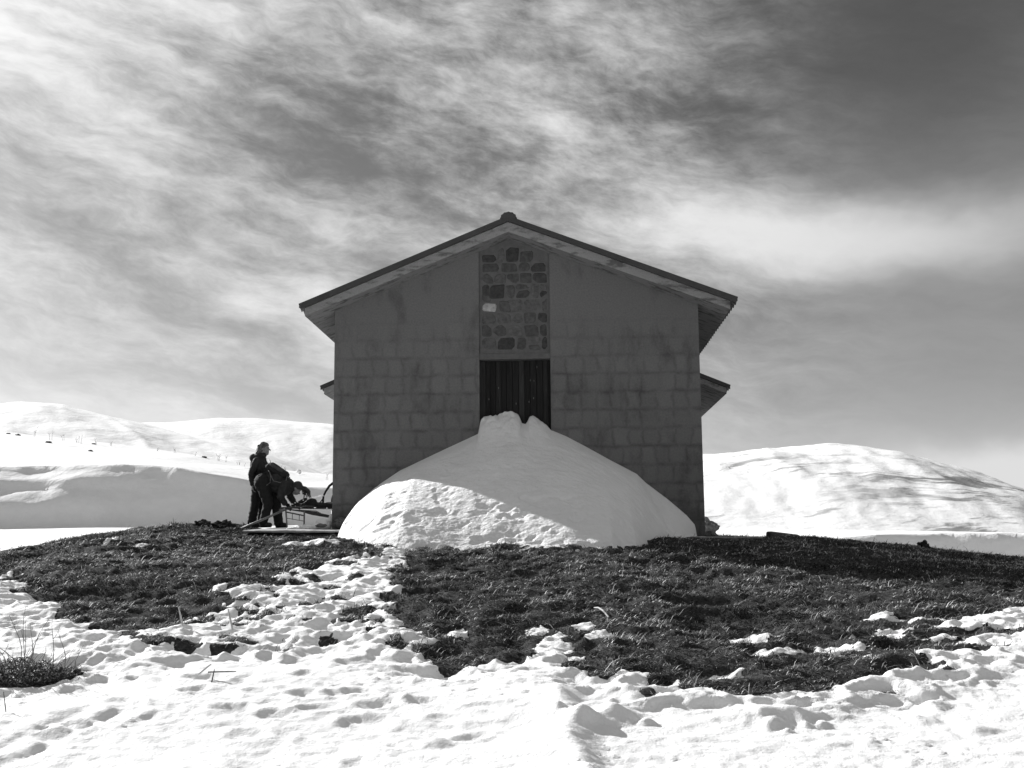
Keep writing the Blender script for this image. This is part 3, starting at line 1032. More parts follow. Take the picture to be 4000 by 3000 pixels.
MB().box((DL - 0.0, 0.004, 3.215), (DR, 0.335, 3.333)).build('lintel', M['mortar'], barn, bevel=0.012)

# plank door set back in its opening
door = empty('door', (0, 0, 0))
door.parent = barn
rng = random.Random(5)
u = DL + 0.004
while u < DR - 0.02:
    ww = min(rng.uniform(0.085, 0.125), DR - 0.004 - u)
    if DR - 0.004 - (u + ww) < 0.05:
        ww = DR - 0.004 - u
    off = rng.uniform(-0.008, 0.008)
    mbp = MB().box((u + 0.004, 0.19 + off, -0.3), (u + ww - 0.004, 0.225 + off, 3.212))
    t0 = rng.choice((0.010, 0.014, 0.018, 0.022, 0.03))
    mbp.build('plank', M['wood'], door, attr=[t0] * 8, bevel=0.005, seg=1)
    u += ww
for (x, z_) in ((0.35, 2.82), (0.42, 2.81), (0.32, 2.40), (0.41, 2.47), (-0.27, 2.68), (-0.46, 2.46), (0.48, 3.08), (0.07, 2.37)):
    MB().box((x - 0.008, 0.172, z_ - 0.016), (x + 0.008, 0.195, z_ + 0.016)).build('bolt', M['bare_metal'], door)
MB().box((DL - 0.001 + 0.002, 0.23, -0.3), (DR - 0.002, 0.26, 3.21)).build('backing', M['dark_iron'], door)

# lower wings on both sides, set back from the gable
for sgn in (-1, 1):
    uin = UL + 0.002 if sgn < 0 else UR - 0.002
    uw = -4.02 if sgn < 0 else 4.125
    ut = -4.50 if sgn < 0 else 4.70
    zt, sl = (3.14, 0.42) if sgn < 0 else (3.02, 0.42)
    v0, v1 = 4.35, LEN + 5
    zi = zt + abs(ut - uin) * sl

    def zz(q):
        return zt + abs(ut - q) * sl
    wing = MB()
    P = [(uin, -0.7), (uw, -0.7), (uw, zz(uw) + 0.02), (uin, zi + 0.02)]
    if sgn < 0:
        P = P[::-1]
    wing.prism(P, v0, v1)
    wing.build('side_wall', M['stonewall'], barn)
    P = [(uin, zi), (ut, zt), (ut, zt + 0.13), (uin, zi + 0.13)]
    if sgn < 0:
        P = P[::-1]
    MB().prism(P, v0 - 0.35, v1 + 0.3).build('side_roof', M['concrete'] if sgn > 0 else M['slab'], barn)
    tip = ut + sgn * 0.09
    tile_sheet('side_roof_tiles', tip, uin + sgn * 0.02, lambda q: zt + (abs(ut - q) * (1 if abs(q) < abs(ut) else -1)) * sl + 0.178, v0 - 0.33, v1 + 0.3, 0.27, 0.05, barn, rows=4)
    P = [(uin + sgn * 0.004, zi + 0.134), (tip - sgn * 0.03, zt + 0.134 - 0.09 * sl + 0.012), (tip, zt + 0.134 + 0.055), (uin + sgn * 0.004, zi + 0.225)]
    if sgn < 0:
        P = P[::-1]
    MB().prism(P, v0 - 0.40, v0 - 0.352).build('side_verge', M['flashing'], barn)

# ------------------------------------------------------------------ concrete apron the barn stands on
plate, foot = MB(), MB()


def apron(u0, u1, v0, z0, z1, vb):
    n = 40
    vs, fs = [], []
    rg = random.Random(int(u0 * 10))
    for i in range(n + 1):
        u = u0 + (u1 - u0) * i / n
        j = rg.uniform(-0.018, 0.018)
        zf, zb = z0(u), z1(u)
        vs += [(u, v0 + j + 0.01, zf - 0.045 + rg.uniform(-0.01, 0.01)), (u, v0 + j, zf - 0.018), (u, v0 + j + 0.03, zf + rg.uniform(-0.007, 0.004)), (u, vb, zb), (u, vb, zb - 0.3)]
    for i in range(n):
        for k in range(4):
            a = i * 5 + k
            fs.append((a, a + 5, a + 6, a + 1))
        fs.append((i * 5, i * 5 + 4, i * 5 + 9, i * 5 + 5))
    fs.append((0, 1, 2, 3, 4))
    fs.append(tuple(n * 5 + k for k in (4, 3, 2, 1, 0)))
    plate.add([BW(*p) for p in vs], fs)
    b = [(u0 + 0.06, v0 + 0.09), (u1 - 0.06, v0 + 0.09), (u1 - 0.06, vb - 0.05), (u0 + 0.06, vb - 0.05)]
    zt = min(z0(u0), z0(u1)) - 0.035
    foot.add([BW(u, v, -0.6) for u, v in b] + [BW(u, v, zt) for u, v in b], [(0, 1, 5, 4), (1, 2, 6, 5), (2, 3, 7, 6), (3, 0, 4, 7), (3, 2, 1, 0), (4, 5, 6, 7)])


apron(-4.90, -0.6, -0.98, lambda u: -0.035 - 0.012 * (u + 4.9), lambda u: 0.10 - 0.01 * (u + 4.9), 2.6)
apron(1.0, 4.6, -0.42, lambda u: -0.215 - 0.012 * (u - 3.0), lambda u: -0.205, 2.0)
plate.build('pavement', M['slab'])['kind'] = 'structure'
foot.build('footing', M['stonewall'])['kind'] = 'structure'

# ------------------------------------------------------------------ snow heap against the door
PU = np.array([-3.20, -3.12, -3.06, -2.87, -2.52, -2.17, -1.74, -1.24, -0.66, -0.60, -0.38, -0.10, 0.12, 0.17, 0.20, 0.26, 0.31, 0.36, 0.52, 0.66, 0.74, 0.80, 1.03, 1.38, 1.87, 2.35, 2.52, 2.93, 3.27, 3.42, 3.46])
PH = np.array([-0.30, 0.06, 0.30, 0.57, 0.85, 1.08, 1.28, 1.51, 1.77, 1.80, 1.86, 1.90, 1.90, 1.90, 1.90, 1.89, 1.87, 1.86, 1.84, 1.83, 1.82, 1.80, 1.70, 1.51, 1.23, 0.97, 0.80, 0.48, 0.18, 0.00, -0.30])
LU = np.array([-0.66, -0.61, -0.55, -0.42, -0.30, -0.20, -0.10, 0.00, 0.07, 0.12, 0.155, 0.18, 0.25, 0.29, 0.33, 0.40, 0.46, 0.50, 0.58, 0.65, 0.70, 0.74])
LH = np.array([0.00, 0.23, 0.27, 0.27, 0.26, 0.27, 0.29, 0.28, 0.26, 0.22, 0.15, 0.07, 0.06, 0.12, 0.21, 0.24, 0.22, 0.20, 0.16, 0.11, 0.05, 0.00])
RU = np.array([-3.25, -3.16, -3.08, -2.95, -2.60, -2.2, -1.7, -1.2, -0.4, 0.4, 1.2, 1.7, 2.1, 2.5, 2.8, 3.1, 3.3, 3.46])
RR = np.array([0.05, 0.60, 1.55, 2.05, 2.75, 3.35, 3.85, 3.85, 3.70, 3.85, 4.15, 4.30, 3.6, 2.2, 1.35, 0.9, 0.45, 0.05])
nu, nv = 470, 330
pu = np.linspace(-3.3, 3.5, nu)
pt = np.linspace(-0.075, 1.10, nv)
HU, HT = np.meshgrid(pu, pt)
HU = HU + 0.05 * fbm(HT * 7.0, HU * 1.5, 100, 3) * sstep(0.75, 1.0, HT) + 0.03 * fbm(HT * 25, HU * 3.0, 108, 2) * sstep(0.75, 1.0, HT)
reach = np.interp(HU, RU, RR)
kk = np.hanning(21)
reach = reach * (1 + 0.05 * fbm(HU * 1.2, HU * 0 + 1.0, 101, 2, 0.5) * sstep(0.5, 1.0, HT))
ptop = np.interp(HU, PU, PH)
HVv = np.where(HT > 0, -HT * reach, -HT / 0.075 * 0.26)
wxy = np.stack([BARN[0] + HU * cb_ - HVv * sb_, BARN[1] + HU * sb_ + HVv * cb_], -1)
gz = T(wxy[..., 0], wxy[..., 1]) - 0.06
tt = np.clip(HT, 0, 1.2)
g = np.maximum(1 - tt, 0) ** 1.12 * (1 + 0.12 * tt) + np.minimum(1 - tt, 0) + 0.14 * np.sin(np.clip(tt, 0, 1) * math.pi) * sstep(-1.0, -2.6, HU)
PZ = gz + np.maximum(ptop - gz, 0.0) * g
# inside the door recess the heap is capped by two thawed crusts
bumpv = np.interp(HU, LU, LH, left=0, right=0)
fr = sstep(-1.0, -0.02, HVv) ** 1.6 * (1 - sstep(0.20, 0.27, HVv))
PZ = PZ + bumpv * fr * (1 + 0.22 * fbm(HU * 9, HVv * 9, 103, 3))
# a wind-cut edge down the right flank
cl = HU - (2.36 + 0.55 * tt)
PZ = PZ - 0.10 * sstep(-0.02, 0.22, cl) * sstep(0.0, 0.12, tt) * (1 - sstep(0.6, 0.95, tt)) * (1 - sstep(0.3, 1.0, cl))
m_ = sstep(0.02, 0.15, tt) * (1 - 0.6 * sstep(0.9, 1.05, tt))
PZ = PZ + m_ * (0.075 * fbm(HU * 1.1, HVv * 1.1, 104, 4) + 0.022 * fbm(HU * 3.6 + HVv * 1.5, HVv * 5.5, 105, 4, 0.6) + 0.013 * fbm(HU * 10 + HVv * 4, HVv * 15, 106, 3, 0.6))
lowlit = sstep(0.35, 0.65, tt)
PZ = PZ - m_ * lowlit * 0.045 * sstep(0.12, 0.45, fbm(HU * 2.6, HVv * 4.5, 107, 3))
hv = np.stack([wxy[..., 0], wxy[..., 1], PZ], -1).reshape(-1, 3)
keep = (np.where(HT > 0, True, (HU > DL + 0.0) & (HU < DR - 0.0)))
Vp, Fp, _ = compact(hv, grid_faces(nu, nv, keep)[:, ::-1])
pile = np_mesh('snow_pile', Vp, Fp, M['pile_snow'])
tag(pile, 'big heap of drifted snow leaning against the barn door, lower left half sunlit', 'snow pile')

# ------------------------------------------------------------------ turf blades
def scatter_turf(n, seed):
    rg = np.random.default_rng(seed)
    x = rg.uniform(-12.5, 12.5, n)
    y = 9.0 + rg.random(n) ** 1.25 * 14.4
    keep = np.abs(x) < 0.47 * y + 1.2
    x, y = x[keep], y[keep]
    f = snow_depth_field(x, y)
    u = (x - BARN[0]) * cb_ + (y - BARN[1]) * sb_
    v = -(x - BARN[0]) * sb_ + (y - BARN[1]) * cb_
    built = (u > -4.95) & (u < 3.9) & (v > -1.0)
    built |= (u > -3.5) & (u < 3.6) & (v > -0.45)
    rch = np.interp(u, RU, RR, left=0, right=0)
    heap = (v > -rch * 0.92) & (rch > 0.05) & (v < 0.3)
    clump = fbm(x * 3.0, y * 3.0, 201, 4, 0.6)
    k = ((f < 0.016) | ((f < 0.06) & (rg.random(len(x)) < 0.16))) & ~built & ~heap & (rg.random(len(x)) < np.clip(0.80 + 1.2 * clump, 0.30, 1.0))
    x, y, clump = x[k], y[k], clump[k]
    n = len(x)
    z = T(x, y) + turf(x, y) - 0.006
    ang = rg.uniform(0, 2 * math.pi, n)
    # thatch is combed down the slope and across it
    lay = fbm(x * 0.8, y * 0.8, 205, 3) * 5.0
    ang = np.where(rg.random(n) < 0.55, lay + rg.normal(0, 0.7, n), ang)
    L = rg.gamma(4.0, 0.0095, n) + 0.014
    L = L * (1 + 0.8 * np.clip(clump, -0.5, 1))
    L = np.where(rg.random(n) < 0.03, L * 2.4, L)
    lean = np.clip(rg.normal(1.32, 0.24, n), 0.3, 1.56)
    wd = rg.uniform(0.0024, 0.0056, n) * (0.6 + y / 16)
    dx, dy = np.cos(ang), np.sin(ang)
    px, py = -dy, dx
    rise = np.cos(lean) * L
    run = np.sin(lean) * L
    base = np.stack([x, y, z], 1)
    side = np.stack([px, py, np.zeros(n)], 1) * wd[:, None] * 0.5
    mid = base + np.stack([dx * run * 0.45, dy * run * 0.45, rise * 0.70], 1)
    tip = base + np.stack([dx * run, dy * run, rise], 1)
    V = np.empty((n, 5, 3))
    V[:, 0], V[:, 1], V[:, 2], V[:, 3], V[:, 4] = base - side, base + side, mid + side, mid - side, tip
    b = np.arange(n)[:, None] * 5
    Fq = np.concatenate([b + np.array([0, 1, 2]), b + np.array([0, 2, 3]), b + np.array([3, 2, 4])], 1).reshape(-1, 3)
    r = rg.random(n)
    tone = np.where(r < 0.50, rg.uniform(0.02, 0.07, n), np.where(r < 0.80, rg.uniform(0.12, 0.30, n), rg.uniform(0.36, 0.70, n)))
    patch = np.clip(1.0 + 0.7 * fbm(x * 0.7, y * 0.7, 209, 3) + 9.0 * (turf(x, y) - 0.045), 0.30, 2.1)      # tuft tops paler, hollows darker, for contrast
    tone = np.clip(tone * patch, 0.012, 0.66)
    return V.reshape(-1, 3), Fq, np.repeat(tone, 5)


V, Fq, tone = scatter_turf(N_BLADES, 3)
gr = np_mesh('grass', V, Fq, M['blade'], smooth=False, tone=tone, n=3)
tag(gr, 'short dry winter turf matted over the mound below the barn', 'grass', kind='stuff')

# ------------------------------------------------------------------ stones
M['rock'] = mottled('rock', 0.06, 0.20, 6.0, 0.95, 6, 0.8, 16, 0.03)
M['dark_rock'] = mottled('dark_clod', 0.012, 0.05, 8.0, 0.98, 6, 0.9, 18, 0.04)
M['block'] = mottled('cut_stone', 0.08, 0.16, 5.0, 0.95, 6, 0.6, 20, 0.015)


def rock(name, loc, size, seed, mat, label, cat='rock', group=None, rough=0.35, flat=0.0):
    import bmesh
    bm = bmesh.new()
    bmesh.ops.create_icosphere(bm, subdivisions=4, radius=1.0)
    for v in bm.verts:
        d = v.co.normalized()
        n = mnoise.fractal(d * 1.6 + Vector((seed, seed * 2.1, 0)), 0.8, 2.0, 5)
        v.co = d * (1 + rough * n)
        v.co.x *= size[0]
        v.co.y *= size[1]
        v.co.z *= size[2]
    me = bpy.data.meshes.new(name)
    bm.to_mesh(me)
    bm.free()
    me.materials.append(mat)
    o = link(bpy.data.objects.new(name, me))
    o.location = loc
    return tag(o, label, cat, group)


p = BW(-3.28, -0.09, 0.10)
rock('rock', (p.x, p.y, 0.10), (0.125, 0.09, 0.10), 1.0, M['rock'], 'squat grey stone at the foot of the barn wall beside the snow heap')
p = BW(-3.62, -0.22, 0.0)
rock('rock', (p.x, p.y, 0.045), (0.10, 0.06, 0.035), 2.0, M['rock'], 'flat low stone on the concrete just left of the barn corner')
for k, (x, y, sx, lab) in enumerate(((-6.02, 21.9, 0.15, 'left heap of the two black dung clods on the mound crest left of the walkers'),
                                     (-5.60, 21.9, 0.17, 'right heap of the two black dung clods, nearer the concrete apron'))):
    rock('dung_clod', (x, y, Ts(x, y) + 0.05), (sx, 0.14, 0.085), 5.0 + k * 3, M['dark_rock'], lab, 'dung clod', 'dung clods on the mound crest', 0.75)
x, y = 7.65, 21.3
rock('rock', (x, y, Ts(x, y) + 0.05), (0.13, 0.10, 0.11), 11.0, M['dark_rock'], 'small black knobbly rock on the shaded right end of the mound crest', rough=0.7)
x, y = -2.11, 11.88
rock('rock', (x, y, Ts(x, y) + 0.04), (0.07, 0.06, 0.05), 14.0, M['rock'], 'small dark stone poking out of the snow patch in the middle of the turf', rough=0.6)
x, y = 5.19, 21.95
o = MB().box((-0.29, -0.13, -0.12), (0.29, 0.13, 0.085)).build('stone_block', M['block'], bevel=0.03, seg=2)
o.location = (x, y, Ts(x, y) + 0.04)
o.rotation_euler = (0, R(7), R(6))
tag(o, 'squared grey stone block lying on the shaded crest right of the barn', 'stone block')
# far stones on the ridge
for k, (x, y, s, lab) in enumerate(((-44.5, 99, 0.40, 'dark stone at the left end of the far white ridge'),
                                    (-43.2, 98, 0.48, 'second dark stone from the left on the far white ridge'),
                                    (-38.0, 92, 0.55, 'broad dark stone below the weed stalks on the left ridge'),
                                    (-32.3, 86, 0.42, 'lone dark stone in the middle of the left ridge slope'),
                                    (-35.8, 96, 0.38, 'upright pointed dark stone on the left ridge slope'),
                                    (-26.6, 97, 0.50, 'flat dark stone on the falling part of the left ridge'))):
    rock('rock', (x, y, Fz(x, y) + 0.02), (s * 0.42, s * 0.35, s * 0.18), 20 + k, M['dark_rock'], lab, 'rock', 'dark stones on the left ridge', 0.5)
x, y = 8.6, 51.0
rock('rock', (x, y, Fz(x, y) + 0.3), (0.55, 0.5, 0.42), 31.0, M['rock'], 'pale grey boulder half snowed in just right of the barn corner', rough=0.5)
x, y = -16.0, 84.2
rock('snow_boulder', (x, y, Fz(x, y) + 0.14), (0.20, 0.18, 0.20), 33.0, M['snow'], 'round white snow boulder by the small cut bank behind the standing walker', 'snow boulder', rough=0.15)

# ------------------------------------------------------------------ dry plants
M['stalk'] = mottled('dry_stalk', 0.05, 0.12, 20, 0.9, 3, 0)
M['twig'] = mottled('twig', 0.07, 0.26, 18, 0.85, 4, 0.2, 40, 0.002)
M['dry_leaf'] = tone_material('dry_leaf', 0.6, 1.0, 0.35)


def stalk_mesh(seed, h):
    rg = random.Random(seed)
    mb = MB()
    for s in range(rg.choice((1, 2, 2, 3))):
        x = rg.uniform(-0.12, 0.12)
        le = rg.uniform(-0.18, 0.18)
        hh = h * rg.uniform(0.6, 1.0)
        pts = [(x + le * q * q, rg.uniform(-0.01, 0.01), hh * q) for q in (-0.15, 0.2, 0.45, 0.7, 1.0)]
        mb.tube(pts, [0.013, 0.012, 0.010, 0.008, 0.005], 5)
        for b in range(rg.choice((1, 2, 3))):
            q = rg.uniform(0.45, 0.9)
            bx = x + le * q * q
            sg = rg.choice((-1, 1))
            mb.tube([(bx, 0, hh * q), (bx + sg * 0.10 * h, 0.01, hh * (q + 0.14)), (bx + sg * 0.14 * h, 0.02, hh * (q + 0.30))], [0.008, 0.006, 0.004], 4)
    return mb


rg = random.Random(77)
stalk_at = [(-41.8, 98, 1.1), (-39.5, 96, 1.5), (-38.8, 97, 0.9), (-37.2, 96, 0.8), (-36.6, 95, 1.4), (-35.6, 96, 0.9), (-34.6, 97, 0.6),
            (-31, 98, 0.5), (-29.4, 98, 0.6), (-27.6, 98, 0.5), (-25.4, 97, 1.1), (-24.8, 97, 1.0), (-23.6, 97, 0.5), (-22.9, 96, 0.6),
            (-20.6, 96, 1.0), (-19.2, 90, 0.7), (-18.7, 86, 0.9), (-18.2, 85.3, 1.1), (-17.6, 85.2, 0.7), (-16.2, 80, 0.6), (-13.0, 79, 0.7)]
for k, (x, y, h) in enumerate(stalk_at):
    o = stalk_mesh(100 + k, h * 0.75).build('weed_stalk', M['stalk'])
    o.location = (x, y, Fz(x, y))
    tag(o, 'thin dry weed stalk standing in the snow of the far left ridge', 'weed', 'dry weed stalks along the left ridge')

# bush in the left foreground
shrub = empty('dry_shrub', (-4.30, 10.05, Ts(-4.30, 10.05)))
tag(shrub, 'low dry shrub with long bare twigs in the left foreground snow', 'shrub')
rg = random.Random(9)
mb = MB()
for k in range(150):
    a = rg.uniform(0, 2 * math.pi)
    r0 = rg.uniform(0, 0.36)
    bx, by = math.cos(a) * r0 * 1.25, math.sin(a) * r0 * 0.8
    a2 = a + rg.uniform(-1.2, 1.2)
    L_ = rg.uniform(0.14, 0.34)
    el = rg.uniform(0.15, 1.25)
    pts = [(bx, by, 0.0)]
    for s in range(1, 5):
        q = s / 4
        wv_ = rg.uniform(-0.022, 0.022)
        pts.append((bx + math.cos(a2) * math.cos(el) * L_ * q + wv_, by + math.sin(a2) * math.cos(el) * L_ * q, 0.02 + math.sin(el) * L_ * q + wv_ - 0.04 * q * q))
    r_ = rg.uniform(0.0025, 0.0055)
    mb.tube(pts, [r_, r_ * 0.9, r_ * 0.75, r_ * 0.55, r_ * 0.3], 5)
# long whips standing clear of the crown
for (x0, x1, z1, bend) in ((-0.05, -0.13, 0.55, 0.05), (0.02, 0.02, 0.62, -0.03), (0.0, 0.06, 0.50, 0.02), (0.10, 0.28, 0.52, -0.05), (-0.02, -0.30, 0.36, 0.06), (0.30, 0.30, 0.54, 0.0),
                           (0.34, 0.30, 0.40, 0.02), (0.05, 0.10, 0.46, 0.03), (-0.30, -0.44, 0.42, 0.03), (0.16, 0.42, 0.16, 0.03), (0.20, 0.46, 0.10, 0.05), (-0.1, -0.2, 0.33, 0.02)):
    y_ = rg.uniform(-0.1, 0.1)
    pts = [(x0 + (x1 - x0) * q + bend * math.sin(q * math.pi), y_ + 0.04 * math.sin(q * 5), 0.05 + (z1 - 0.05) * q) for q in (0, .2, .4, .6, .8, 1.0)]
    mb.tube(pts, [0.0042, 0.004, 0.0035, 0.003, 0.0024, 0.0016], 5)
    if rg.random() < 0.7:
        p0 = Vector(pts[3])
        sg = rg.choice((-1, 1))
        mb.tube([p0, p0 + Vector((0.03 * sg, 0, 0.04)), p0 + Vector((0.05 * sg, 0.01, 0.10))], [0.0026, 0.002, 0.0012], 4)
mb.build('twig', M['twig'], shrub)
lv, lf, lt = [], [], []
for k in range(5200):
    r_ = rg.random() ** 0.5
    a = rg.uniform(0, 2 * math.pi)
    x, y = math.cos(a) * r_ * 0.47, math.sin(a) * r_ * 0.33
    dome = 0.20 * (1 - r_ ** 2.2) * (0.75 + 0.5 * vn(np.array(x * 9.0), np.array(y * 9.0), 4)) + 0.01
    z = dome * rg.random() ** 0.45
    c = Vector((x, y, z))
    d = Vector((rg.gauss(0, 1), rg.gauss(0, 1), rg.gauss(0, 0.7))).normalized()
    n_ = d.orthogonal().normalized()
    s_l, s_w = rg.uniform(0.010, 0.028), rg.uniform(0.003, 0.007)
    b = len(lv)
    lv += [c - d * s_l * 0.5, c + n_ * s_w, c + d * s_l * 0.5, c - n_ * s_w]
    lf.append((b, b + 1, b + 2, b + 3))
    q = rg.random()
    t0 = rg.uniform(0.02, 0.06) if q < 0.60 else (rg.uniform(0.08, 0.25) if q < 0.88 else rg.uniform(0.4, 0.65))
    lt += [t0] * 4
mesh_obj('foliage', lv, lf, M['dry_leaf'], shrub, False, lt)

# pieces of dead stem lying about
M['straw'] = mottled('pale_straw', 0.45, 0.62, 10, 0.8, 3, 0.1, 30, 0.001)
def stick(a, b, r, mat, label, sag=0.0):
    a, b = Vector(a), Vector(b)
    o = MB().tube([a - a, (b - a) * 0.35 + Vector((0, 0, sag)), (b - a) * 0.7 + Vector((0, 0, sag)), b - a], [r, r, r * 0.9, r * 0.6], 6).build('stick', mat)
    o.location = a
    return tag(o, label, 'stick')


def on(x, y, dz=0.0):
    return (x, y, Ts(x, y) + dz)


stick(on(-3.33, 11.55, 0.10), on(-3.40, 11.62, 0.27), 0.011, M['straw'], 'short pale dead stem leaning up at the edge of the left turf')
stick(on(-2.84, 11.60, 0.04), on(-2.93, 11.75, 0.22), 0.011, M['straw'], 'pale dead stem tilted left, right of a similar one in the turf')
stick(on(-2.68, 9.80, 0.10), on(-2.59, 9.86, 0.17), 0.008, M['straw'], 'pale broken stem lying in a pit of the foreground snow')
stick(on(-2.60, 9.80, 0.12), on(-2.36, 9.80, 0.125), 0.006, M['stalk'], 'dark thin twig lying flat across the snow pit')
stick(on(-2.53, 9.66, 0.07), on(-2.53, 9.74, 0.16), 0.006, M['stalk'], 'dark short twig standing in front of the snow pit')
stick(on(-3.92, 8.95, 0.08), on(-3.98, 9.02, 0.22), 0.004, M['stalk'], 'hair-thin dark twig standing in the near left snow')
stick(on(0.99, 12.0, 0.05), on(0.86, 12.3, 0.09), 0.010, M['straw'], 'bent pale stem lying in the turf right of the middle', 0.03)

# ------------------------------------------------------------------ figures
def prim_mesh(prims):
    mb = MB()
    for p in prims:
        if p[0] == 'c':
            a, b, r0, r1 = Vector(p[1]), Vector(p[2]), p[3], p[4]
            ax = (b - a)
            L = max(ax.length, 1e-5)
            ax = ax / L
            pts, rad = [], []
            for k in range(1, 7):
                t = math.pi / 2 * k / 6
                pts.append(a - ax * r0 * math.cos(t))
                rad.append(r0 * math.sin(t))
            for k in range(5, -1, -1):
                t = math.pi / 2 * k / 6
                pts.append(b + ax * r1 * math.cos(t))
                rad.append(max(r1 * math.sin(t), 1e-4))
            mb.tube(pts, rad, 16)
        else:
            c, r = Vector(p[1]), p[2]
            rot = Matrix.Identity(3)
            if len(p) > 3:
                rot = Matrix.Rotation(p[3], 3, 'Y')
            n, m_ = 18, 12
            vs, fs = [], []
            for i in range(m_ + 1):
                t = math.pi * i / m_
                for k in range(n):
                    q = 2 * math.pi * k / n
                    rr = max(math.sin(t), 1e-3)
                    vs.append(c + rot @ Vector((rr * math.cos(q) * r[0], rr * math.sin(q) * r[1], -math.cos(t) * r[2])))
            for i in range(m_):
                for k in range(n):
                    k2 = (k + 1) % n
                    fs.append((i * n + k, i * n + k2, (i + 1) * n + k2, (i + 1) * n + k))
            fs.append(tuple(range(n - 1, -1, -1)))
            fs.append(tuple(range(m_ * n, m_ * n + n)))
            mb.add(vs, fs)
    return mb


def blob(name, prims, mat, parent=None, voxel=0.012, smooth=4, wrinkle=0.0, seed=1.0):
    """one continuous surface grown over a set of tapered limbs"""
    mb = prim_mesh(prims)
    me = bpy.data.meshes.new(name)
    me.from_pydata([tuple(v) for v in mb.v], [], mb.f)
    o = bpy.data.objects.new(name, me)
    COL.objects.link(o)
    r = o.modifiers.new('r', 'REMESH')
    r.mode = 'VOXEL'
    r.voxel_size = voxel
    s = o.modifiers.new('s', 'SMOOTH')
    s.factor = 0.5
    s.iterations = smooth
    dg = bpy.context.evaluated_depsgraph_get()
    out = bpy.data.meshes.new_from_object(o.evaluated_get(dg))
    bpy.data.objects.remove(o)
    bpy.data.meshes.remove(me)
    if wrinkle:
        out.update()
        no = [v.normal.copy() for v in out.vertices]
        for v, n in zip(out.vertices, no):
            f = mnoise.fractal(Vector((v.co.x * 9, v.co.y * 9, v.co.z * 16)) + Vector((seed, 0, 0)), 0.9, 2.0, 4)
            v.co += n * f * wrinkle
    out.polygons.foreach_set('use_smooth', [True] * len(out.polygons))
    out.materials.clear()
    out.materials.append(mat)
    out.name = name
    res = bpy.data.objects.new(name, out)
    return link(res, parent)


M['skin'] = mottled('skin', 0.22, 0.27, 20, 0.55, 3, 0.1, 60, 0.001, 0.4)
M['hair'] = mottled('hair', 0.03, 0.16, 30, 0.5, 4, 0.5, 60, 0.004, 0.5, (1, 1, 0.3))
M['dark_hair'] = mottled('dark_hair', 0.010, 0.03, 30, 0.5, 4, 0.5, 60, 0.004, 0.5, (1, 1, 0.3))
M['jacket'] = mottled('jacket_cloth', 0.024, 0.042, 8, 0.8, 5, 0.5, 30, 0.006)
M['panel'] = mottled('jacket_panel', 0.06, 0.085, 12, 0.85, 4, 0.3, 50, 0.003)
M['trousers'] = mottled('trouser_cloth', 0.014, 0.024, 8, 0.85, 5, 0.4, 30, 0.006)
M['boots'] = mottled('boot_leather', 0.010, 0.02, 14, 0.6, 4, 0.3, 40, 0.003, 0.4)
M['shirt'] = mottled('checked_shirt', 0.10, 0.45, 24, 0.85, 2, 0.2, 60, 0.002)
M['pack'] = mottled('pack_cloth', 0.016, 0.03, 10, 0.85, 4, 0.4, 40, 0.004)
M['pack_flap'] = mottled('pack_flap_cloth', 0.055, 0.085, 10, 0.85, 4, 0.4, 40, 0.004)
M['strap'] = mottled('strap_webbing', 0.10, 0.16, 30, 0.8, 3, 0.1)
M['white_badge'] = mottled('white_badge', 0.75, 0.85, 10, 0.6, 2, 0)
M['glove'] = mottled('glove', 0.012, 0.02, 20, 0.8, 3, 0.2)
M['rubber'] = mottled('tyre_rubber', 0.010, 0.022, 20, 0.8, 4, 0.3, 60, 0.004)


def C(a, b, r0, r1):
    return ('c', a, b, r0, r1)


def hand_prims(wrist, d, palm_n, s=1.0, curl=0.5, thumb=1):
    """palm, five fingers of unequal length with a bend, thumb from the side of the palm"""
    d = Vector(d).normalized()
    n = Vector(palm_n)
    n = (n - d * n.dot(d)).normalized()
    sd = d.cross(n)
    w0 = Vector(wrist)
    pr = [C(w0 - d * 0.01, w0 + d * 0.03 * s, 0.026 * s, 0.028 * s)]
    for k in (-1.5, -0.5, 0.5, 1.5):
        pr.append(C(w0 + d * 0.02 * s + sd * 0.010 * k * s, w0 + d * 0.085 * s + sd * 0.0185 * k * s, 0.014 * s, 0.0115 * s))
    for k, L in ((-1.5, 0.060), (-0.5, 0.075), (0.5, 0.080), (1.5, 0.070)):
        a = w0 + d * 0.085 * s + sd * 0.0185 * k * s
        d1 = (d + n * curl * 0.7 + sd * 0.06 * k).normalized()
        b = a + d1 * L * 0.5 * s
        d2 = (d + n * curl * 2.0).normalized()
        c = b + d2 * L * 0.5 * s
        pr += [C(a, b, 0.0095 * s, 0.0088 * s), C(b, c, 0.0088 * s, 0.0072 * s)]
    a = w0 + d * 0.025 * s - sd * 0.026 * thumb * s
    b = a + (d * 0.6 - sd * 0.8 * thumb + n * 0.3).normalized() * 0.035 * s
    c = b + (d * 0.9 - sd * 0.3 * thumb + n * 0.5).normalized() * 0.032 * s
    pr += [C(a, b, 0.012 * s, 0.0105 * s), C(b, c, 0.0105 * s, 0.008 * s)]
    return pr


